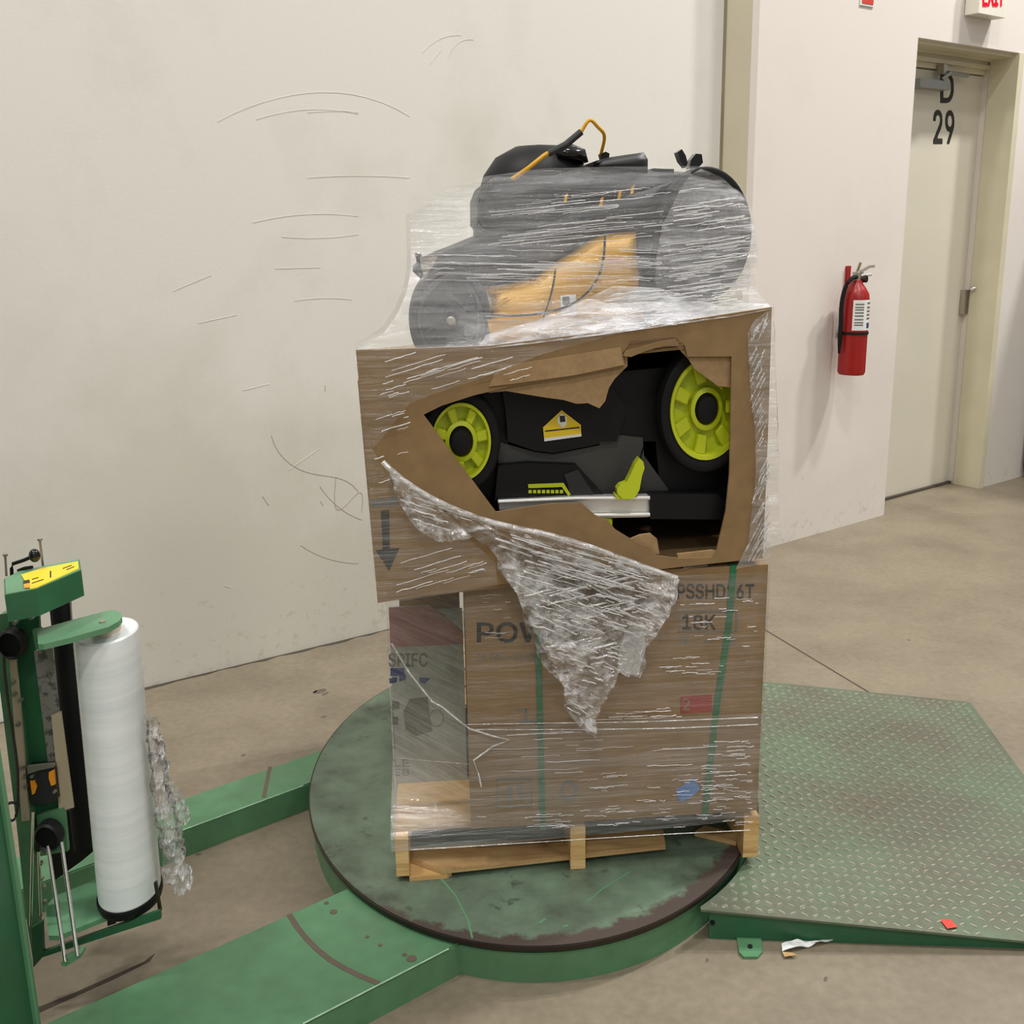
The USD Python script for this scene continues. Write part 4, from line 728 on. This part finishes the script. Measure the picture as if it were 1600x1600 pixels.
part(top_mower, 'handle_bracket', TOP.pslab([(656, 402), (672, 398), (684, 402), (676, 416), (664, 434), (658, 420)], -0.03, 0.0), 'galvanised', False)
yc_ = TOP.hit
part(top_mower, 'starter_cord', tube([yc_(800, 280, 0.02), yc_(825, 263, 0.03), yc_(850, 243, 0.03), yc_(862, 236, 0.03)], 0.0042, 8), 'yellow_paint')
part(top_mower, 'starter_handle', tube([yc_(857, 240, 0.03), yc_(884, 226, 0.03), yc_(908, 206, 0.03)], 0.0068, 10), 'dark_grey')
part(top_mower, 'starter_cord', tube([yc_(906, 208, 0.03), yc_(914, 196, 0.03), yc_(921, 188, 0.03), yc_(932, 196, 0.02), yc_(943, 208, 0.0), yc_(943, 225, -0.03), yc_(939, 243, -0.06)], 0.0034, 8, n=40), 'yellow_paint')
part(top_mower, 'cord_guide', TOP.pslab([(936, 240), (944, 237), (950, 240), (949, 246), (938, 248)], -0.08, -0.05), 'black_plastic', False)
part(top_mower, 'control_cable', tube([yc_(693, 455, 0.012), yc_(720, 478, 0.016), yc_(760, 491, 0.018), yc_(810, 493, 0.018), yc_(860, 487, 0.018), yc_(905, 468, 0.018), yc_(935, 432, 0.012), yc_(944, 395, 0.008), yc_(945, 366, 0.0)], 0.0024, 8, n=60), 'black_rubber')
part(top_mower, 'control_cable', tube([yc_(868, 420, 0.008), yc_(862, 455, 0.014), yc_(852, 490, 0.014), yc_(838, 525, 0.012), yc_(820, 545, 0.008)], 0.002, 8, n=30), 'black_rubber')
dl_ = part(top_mower, 'deck_label', TOP.pslab([(876, 462), (900, 460), (901, 490), (878, 494)], 0.004, 0.006), 'white_label', False)
part(dl_, 'label_print', TOP.pslab([(879, 464), (890, 463), (891, 476), (880, 477)], 0.006, 0.0066), 'ink_grey', False)
for u, v in ((882, 305), (938, 310), (966, 300), (986, 292)): part(top_mower, 'body_print', TOP.pslab([(u, v), (u+5, v-3), (u+3, v+10), (u-2, v+12)], -0.012, -0.011), 'yellow_paint', False)

# ------------------------------------------------------------------ stretch film round the load
wrap = thing('stretch_film', 'clear torn stretch film wrapped around the pallet load and hanging in front', 'stretch film', pp(PWID/2, PDEP/2, ZD))
def loft(rows, seg=26):
    """Closed loops of corner points (levels, corners, 3) as a wrapped surface."""
    G = []
    for r in rows:
        r = list(r)+[r[0]]; L = []
        for a, b in zip(r[:-1], r[1:]): L += [np.array(a)+(np.array(b)-np.array(a))*t for t in np.linspace(0, 1, seg, endpoint=False)]
        L.append(np.array(r[0])); G.append(L)
    return sheet(np.array(G))
# lower wrap
rows = []
wl_front = WPL.to3(wa0, 0, 0.004)
fb0 = FRONT.to3(ba0-0.006, 0, 0.005); fb1 = FRONT.to3(ba1+0.008, 0, 0.005); bk1 = FRONT.to3(ba1+0.008, 0, -0.7); bk0 = FRONT.to3(wa0, 0, -0.74)
pl0, pl1 = FRONT.to3(-0.008, 0, 0.006), FRONT.to3(PWID+0.006, 0, 0.006); plk1, plk0 = pp(PWID+0.006, PDEP+0.005, 0), pp(-0.008, PDEP+0.005, 0)
for z in np.r_[np.linspace(0.168, 0.205, 4), np.linspace(0.225, 0.76, 28)]:
    t = np.clip((z-0.205)/0.09, 0, 1); t = t*t*(3-2*t)
    q = [pl0*(1-t)+wl_front*t, (pl0*0.78+pl1*0.22)*(1-t)+fb0*t, pl1*(1-t)+fb1*t, plk1*(1-t)+bk1*t, plk0*(1-t)+bk0*t]
    tilt = -0.02*(1-np.clip((z-0.168)/0.1, 0, 1))
    r = []
    for k, p in enumerate(q):
        dz = tilt if k in (2, 3) else 0
        r.append(p+np.array([0, 0, z+dz*-1.0]))
    rows.append(r)
def wrinkle(m, amp, fz, seed):
    v = m.vertices; n = m.vertex_normals; d = meshkit.noise(np.c_[v[:, 0]*6, v[:, 1]*6, v[:, 2]*fz], seed)-0.5; m.vertices = v+n*d[:, None]*amp; return m
lo_rows = [r for r in rows if r[0][2] < 0.46]; hi_rows = [r for r in rows if r[0][2] >= 0.44]
part(wrap, 'lower_wrap', wrinkle(loft(lo_rows), 0.003, 60, 3), 'film_hazy', True)
part(wrap, 'lower_wrap', wrinkle(loft(hi_rows), 0.003, 60, 4), 'film_clear', True)
def film_patch(name, pts, off, m_, amp=0.002, step=0.012, seed=5, fr=(6, 60), pl=BIG, label=None):
    m = tri_poly(pl.poly(pts, off), step); v = m.vertices; d = off+amp*(meshkit.noise(np.c_[v[:, 0]*fr[0], v[:, 1]*fr[1], v[:, 0]*0], seed)-0.5)*2
    m.vertices = pl.p+v[:, :1]*pl.e+v[:, 1:2]*np.array([0, 0, 1.0])+d[:, None]*pl.n; return part(wrap, name, m, m_, True, label=label)
film_patch('carton_wrap', [(553, 543), (764, 536), (1000, 512), (840, 556), (770, 586), (700, 608), (640, 630), (583, 702), (600, 738), (650, 790), (720, 830), (775, 880), (777, 916), (588, 945), (572, 760)], 0.006, 'film_clear')
film_patch('carton_wrap', [(1168, 520), (1180, 500), (1209, 478), (1213, 600), (1216, 700), (1219, 850), (1196, 880), (1150, 890), (1168, 850), (1180, 760), (1181, 690), (1174, 620), (1170, 560)], 0.006, 'film_glint', 0.004, seed=8)
# film round the mower on top: loops from the carton's top edge to the slanting upper edge
UL = [(556, 548), (600, 520), (622, 490), (636, 455), (641, 425), (642, 395), (641, 360), (640, 335)]
UR = [(1208, 478), (1196, 470), (1182, 455), (1184, 400), (1181, 350), (1168, 312), (1130, 275), (1096, 260)]
MIDU = [(760, 275), (850, 262), (960, 258)]
P_ = []
fo = 0.03
nlev, nh = 34, 60
tl = np.linspace(0, 1, len(UL))
def curve(pts, t): pts = np.array(pts, float); return np.array([np.interp(t, np.linspace(0, 1, len(pts)), pts[:, k]) for k in (0, 1)]).T
lev = np.linspace(0, 1, nlev); cl, cr = curve(UL, lev), curve(UR, lev)
topc = curve([(640, 335), (700, 303), (760, 275), (850, 263), (960, 260), (1096, 260)], np.linspace(0, 1, nh)); botc = curve([(556, 548), (764, 540), (1000, 512), (1208, 478)], np.linspace(0, 1, nh))
Gf_ = np.zeros((nlev, nh, 3)); Gb = np.zeros((nlev, nh, 3)); hh = np.linspace(0, 1, nh)
for i in range(nlev):
    for j in range(nh):
        s, t = lev[i], hh[j]
        # transfinite blend of the four edges
        uv = (1-s)*botc[j]+s*topc[j]+(1-t)*cl[i]+t*cr[i]-((1-s)*(1-t)*botc[0]+(1-s)*t*botc[-1]+s*(1-t)*topc[0]+s*t*topc[-1])
        bulge = 4*t*(1-t); off = -0.004+(0.0-0.0)*s
        depth = (1-s)**1.5*0.15 + 0.03*min(1.0, 6*t*(1-t)) + 0.004
        Gf_[i, j] = TOP.hit(uv[0], uv[1], depth)
        back = TOP.hit(uv[0], uv[1], depth).copy(); Gb[i, j] = back-TOP.n*(0.40*min(1, 5*t*(1-t)+0.25))
G = np.concatenate([Gf_, Gb[:, ::-1], Gf_[:, :1]], 1)
part(wrap, 'top_wrap', wrinkle(sheet(Gf_), 0.004, 70, 9), 'film_tent', True)
part(wrap, 'top_wrap', wrinkle(sheet(np.concatenate([Gf_[:, -1:], Gb[:, ::-1], Gf_[:, :1]], 1)), 0.004, 70, 9), 'film_clear', True)
film_patch('wheel_wrap', [(1095, 264), (1130, 278), (1160, 306), (1177, 350), (1181, 390), (1176, 440), (1150, 470), (1110, 476), (1040, 470), (1022, 440), (1026, 400), (1036, 350), (1060, 300), (1080, 272)], 0.058, 'film_silver', 0.005, 0.010, 14, (10, 70), TOP)
nb_ = 70; fb_, ft_ = curve([(745, 546), (840, 536), (920, 526), (1000, 515), (1150, 494), (1206, 483)], np.linspace(0, 1, nb_)), curve([(760, 522), (840, 500), (905, 472), (960, 446), (1030, 450), (1110, 472), (1200, 474)], np.linspace(0, 1, nb_))
Gq = np.array([[TOP.hit(*(fb_[j]*(1-t)+ft_[j]*t), 0.166*(1-t)**0.8+0.030*t+0.010*(meshkit.noise(np.array([[j*0.9, t*3.0, 0.5]]), 17)[0]-0.5)) for j in range(nb_)] for t in np.linspace(0, 1, 24)])
part(wrap, 'bright_fold', sheet(Gq), 'film_bright', True)
# torn sheet hanging across the front
CR = [(598, 722), (608, 724), (630, 748), (660, 768), (700, 790), (712, 796), (730, 802), (760, 815), (800, 820), (850, 833), (900, 848), (980, 875), (1040, 893), (1060, 904), (1056, 930), (1045, 955), (1030, 975), (1012, 1005), (1002, 1052), (985, 1060), (966, 1050), (952, 1078), (940, 1100), (932, 1125), (930, 1152), (918, 1142), (900, 1128), (884, 1110), (878, 1095), (880, 1072), (868, 1055), (850, 1042), (838, 1020), (836, 1005), (822, 980), (815, 950), (806, 925), (790, 905), (778, 890), (775, 868), (760, 850), (738, 838), (705, 845), (680, 842), (660, 832), (640, 812), (622, 780)]
HANG = Plane(BIG.p, BIG.n)
part(wrap, 'torn_sheet', crumple(HANG, CR, 0.035, 0.006, 0.024, 21, (24, 44, 20)), 'film_crumpled', 35, label='crumpled silvery torn film hanging down')
pts_ = [on_y(u, v, 1.99) for u, v in ((598, 722), (650, 764), (708, 794), (770, 818), (860, 838), (960, 868), (1058, 903))]
part(wrap, 'rolled_edge', tube([BIG.hit(u, v, 0.06) for u, v in ((598, 722), (625, 746), (660, 770), (708, 794), (770, 816), (860, 836), (960, 868), (1058, 903))], 0.005, 8, n=60), 'film_crumpled')
part(wrap, 'held_label', BIG.pslab([(978, 985), (1005, 980), (1010, 1010), (998, 1056), (966, 1050), (968, 1020)], 0.02, 0.0215), 'white_label', False, label='white paper label caught in the film')
def crease(pl, pts, r, off): return tube([pl.hit(u, v, off) for u, v in pts], r, 6)
part(wrap, 'film_crease', crease(FRONT, [(612, 1006), (640, 1052), (675, 1096), (690, 1104), (732, 1138), (770, 1150), (796, 1156), (770, 1166), (740, 1188), (748, 1210), (752, 1230)], 0.0022, 0.012), 'film_crumpled')
part(wrap, 'film_crease', crease(FRONT, [(728, 1132), (850, 1130), (1000, 1128), (1184, 1121)], 0.0012, 0.009), 'film_crumpled')
part(wrap, 'film_crease', crease(FRONT, [(740, 1140), (900, 1140), (1050, 1138), (1184, 1132)], 0.0012, 0.009), 'film_crumpled')
part(wrap, 'film_crease', crease(WPL, [(605, 1008), (611, 1100), (616, 1200), (620, 1250), (622, 1296)], 0.0014, 0.02), 'film_crumpled')
part(wrap, 'film_crease', crease(FRONT, [(640, 1328), (740, 1322), (900, 1312), (1050, 1303), (1172, 1297)], 0.0012, 0.010), 'film_crumpled')
part(wrap, 'film_crease', crease(WPL, [(612, 1183), (660, 1188), (732, 1194)], 0.001, 0.02), 'film_crumpled')
# glints on the film, put in as thin whitish tubes shaped like folds
def folds_and_glints(pl, boxes, off, seed, r=(0.0005, 0.0011), slope=0.0, within=None):
    g = np.random.default_rng(seed); out = []; area = Polygon(within) if within else None
    for (u0, v0, u1, v1), n, (la, lb) in boxes:
        for _ in range(n):
            u, v, L = g.uniform(u0, u1), g.uniform(v0, v1), g.uniform(la, lb); k = 7; L = min(L, (u1-u)*g.uniform(0.55, 1.05)); t = np.linspace(0, 1, k); sl = slope if np.isscalar(slope) else slope(u, v)
            us = u+L*t; vs = v+sl*L*t+g.normal(0, 0.5, k)
            if us[-1]-us[0] < 4 or (area is not None and not all(area.contains(Point(a, b)) for a, b in zip(us, vs))): continue
            p = np.array([pl.hit(a, b, off) for a, b in zip(us, vs)]); out.append(tube(p, g.uniform(*r), 4))
    return cat(out)
part(wrap, 'glint_folds', folds_and_glints(FRONT, [((1090, 1158, 1176, 1290), 52, (8, 40)), ((900, 1206, 1172, 1296), 60, (6, 34)), ((1000, 1026, 1130, 1056), 14, (10, 40)), ((930, 1106, 1070, 1128), 12, (14, 60)), ((745, 1270, 900, 1296), 12, (10, 60)), ((1060, 930, 1185, 1010), 22, (6, 34)), ((760, 1130, 1180, 1210), 20, (20, 120)), ((745, 900, 800, 1000), 12, (10, 40))], 0.009, 31, slope=-0.04), 'glint_film', True, kind='stuff')
part(wrap, 'glint_folds', folds_and_glints(TOP, [((1020, 280, 1176, 475), 150, (20, 110))], 0.066, 32, (0.0005, 0.0013), -0.14, [(1090, 266), (1130, 280), (1160, 308), (1176, 350), (1178, 390), (1174, 440), (1150, 470), (1110, 476), (1030, 466), (1022, 430), (1030, 380), (1045, 330), (1068, 290)]), 'glint_film', True, kind='stuff')
part(wrap, 'glint_folds', folds_and_glints(TOP, [((660, 395, 1040, 440), 34, (40, 220)), ((760, 300, 1050, 400), 40, (30, 180))], 0.075, 33, (0.0003, 0.0007), lambda u, v: -0.10 if v < 390 else 0.02), 'glint_film', True, kind='stuff')
part(wrap, 'glint_folds', folds_and_glints(TOP, [((900, 455, 1200, 512), 170, (6, 50)), ((820, 500, 1000, 528), 40, (6, 40))], 0.13, 34, (0.0006, 0.0014), -0.12, [(820, 530), (900, 500), (960, 455), (1040, 452), (1180, 470), (1198, 478), (1100, 498), (1000, 512), (900, 526)]), 'glint_film', True, kind='stuff')
part(wrap, 'glint_folds', folds_and_glints(BIG, [((575, 600, 640, 760), 14, (14, 60)), ((600, 560, 830, 610), 16, (30, 120)), ((600, 880, 770, 930), 14, (20, 90))], 0.014, 35, (0.0005, 0.0011), -0.3, [(560, 550), (764, 545), (1000, 516), (1204, 484), (1190, 870), (775, 912), (592, 938)]), 'glint_film', True, kind='stuff')
part(wrap, 'glint_folds', folds_and_glints(HANG, [((640, 762, 760, 812), 22, (10, 50)), ((800, 828, 1040, 900), 60, (20, 90)), ((830, 905, 1030, 985), 70, (8, 40)), ((860, 1010, 980, 1070), 26, (6, 26))], 0.062, 36, (0.0006, 0.0016), 0.28, CR), 'glint_film', True, kind='stuff')
part(wrap, 'glint_folds', folds_and_glints(BIG, [((1172, 492, 1200, 535), 30, (6, 20)), ((1166, 560, 1196, 700), 60, (5, 14)), ((1160, 730, 1204, 890), 90, (8, 22))], 0.016, 37, (0.0005, 0.0013), -2.0, [(1168, 520), (1180, 500), (1204, 486), (1204, 600), (1206, 700), (1212, 850), (1196, 876), (1152, 884), (1168, 850), (1178, 760), (1178, 690), (1170, 620), (1168, 560)]), 'glint_film', True, kind='stuff')
part(wrap, 'rolled_folds', folds_and_glints(HANG, [((610, 740, 760, 815), 16, (20, 60)), ((770, 826, 1000, 890), 26, (40, 130)), ((800, 900, 1020, 970), 40, (20, 70)), ((850, 1000, 970, 1060), 18, (14, 40)), ((880, 1070, 950, 1130), 10, (8, 24))], 0.060, 38, (0.0012, 0.0030), lambda u, v: 0.30 if v < 900 else (-0.25 if (int(u*7) % 2) else 0.5), CR), 'film_crumpled', True, kind='stuff')
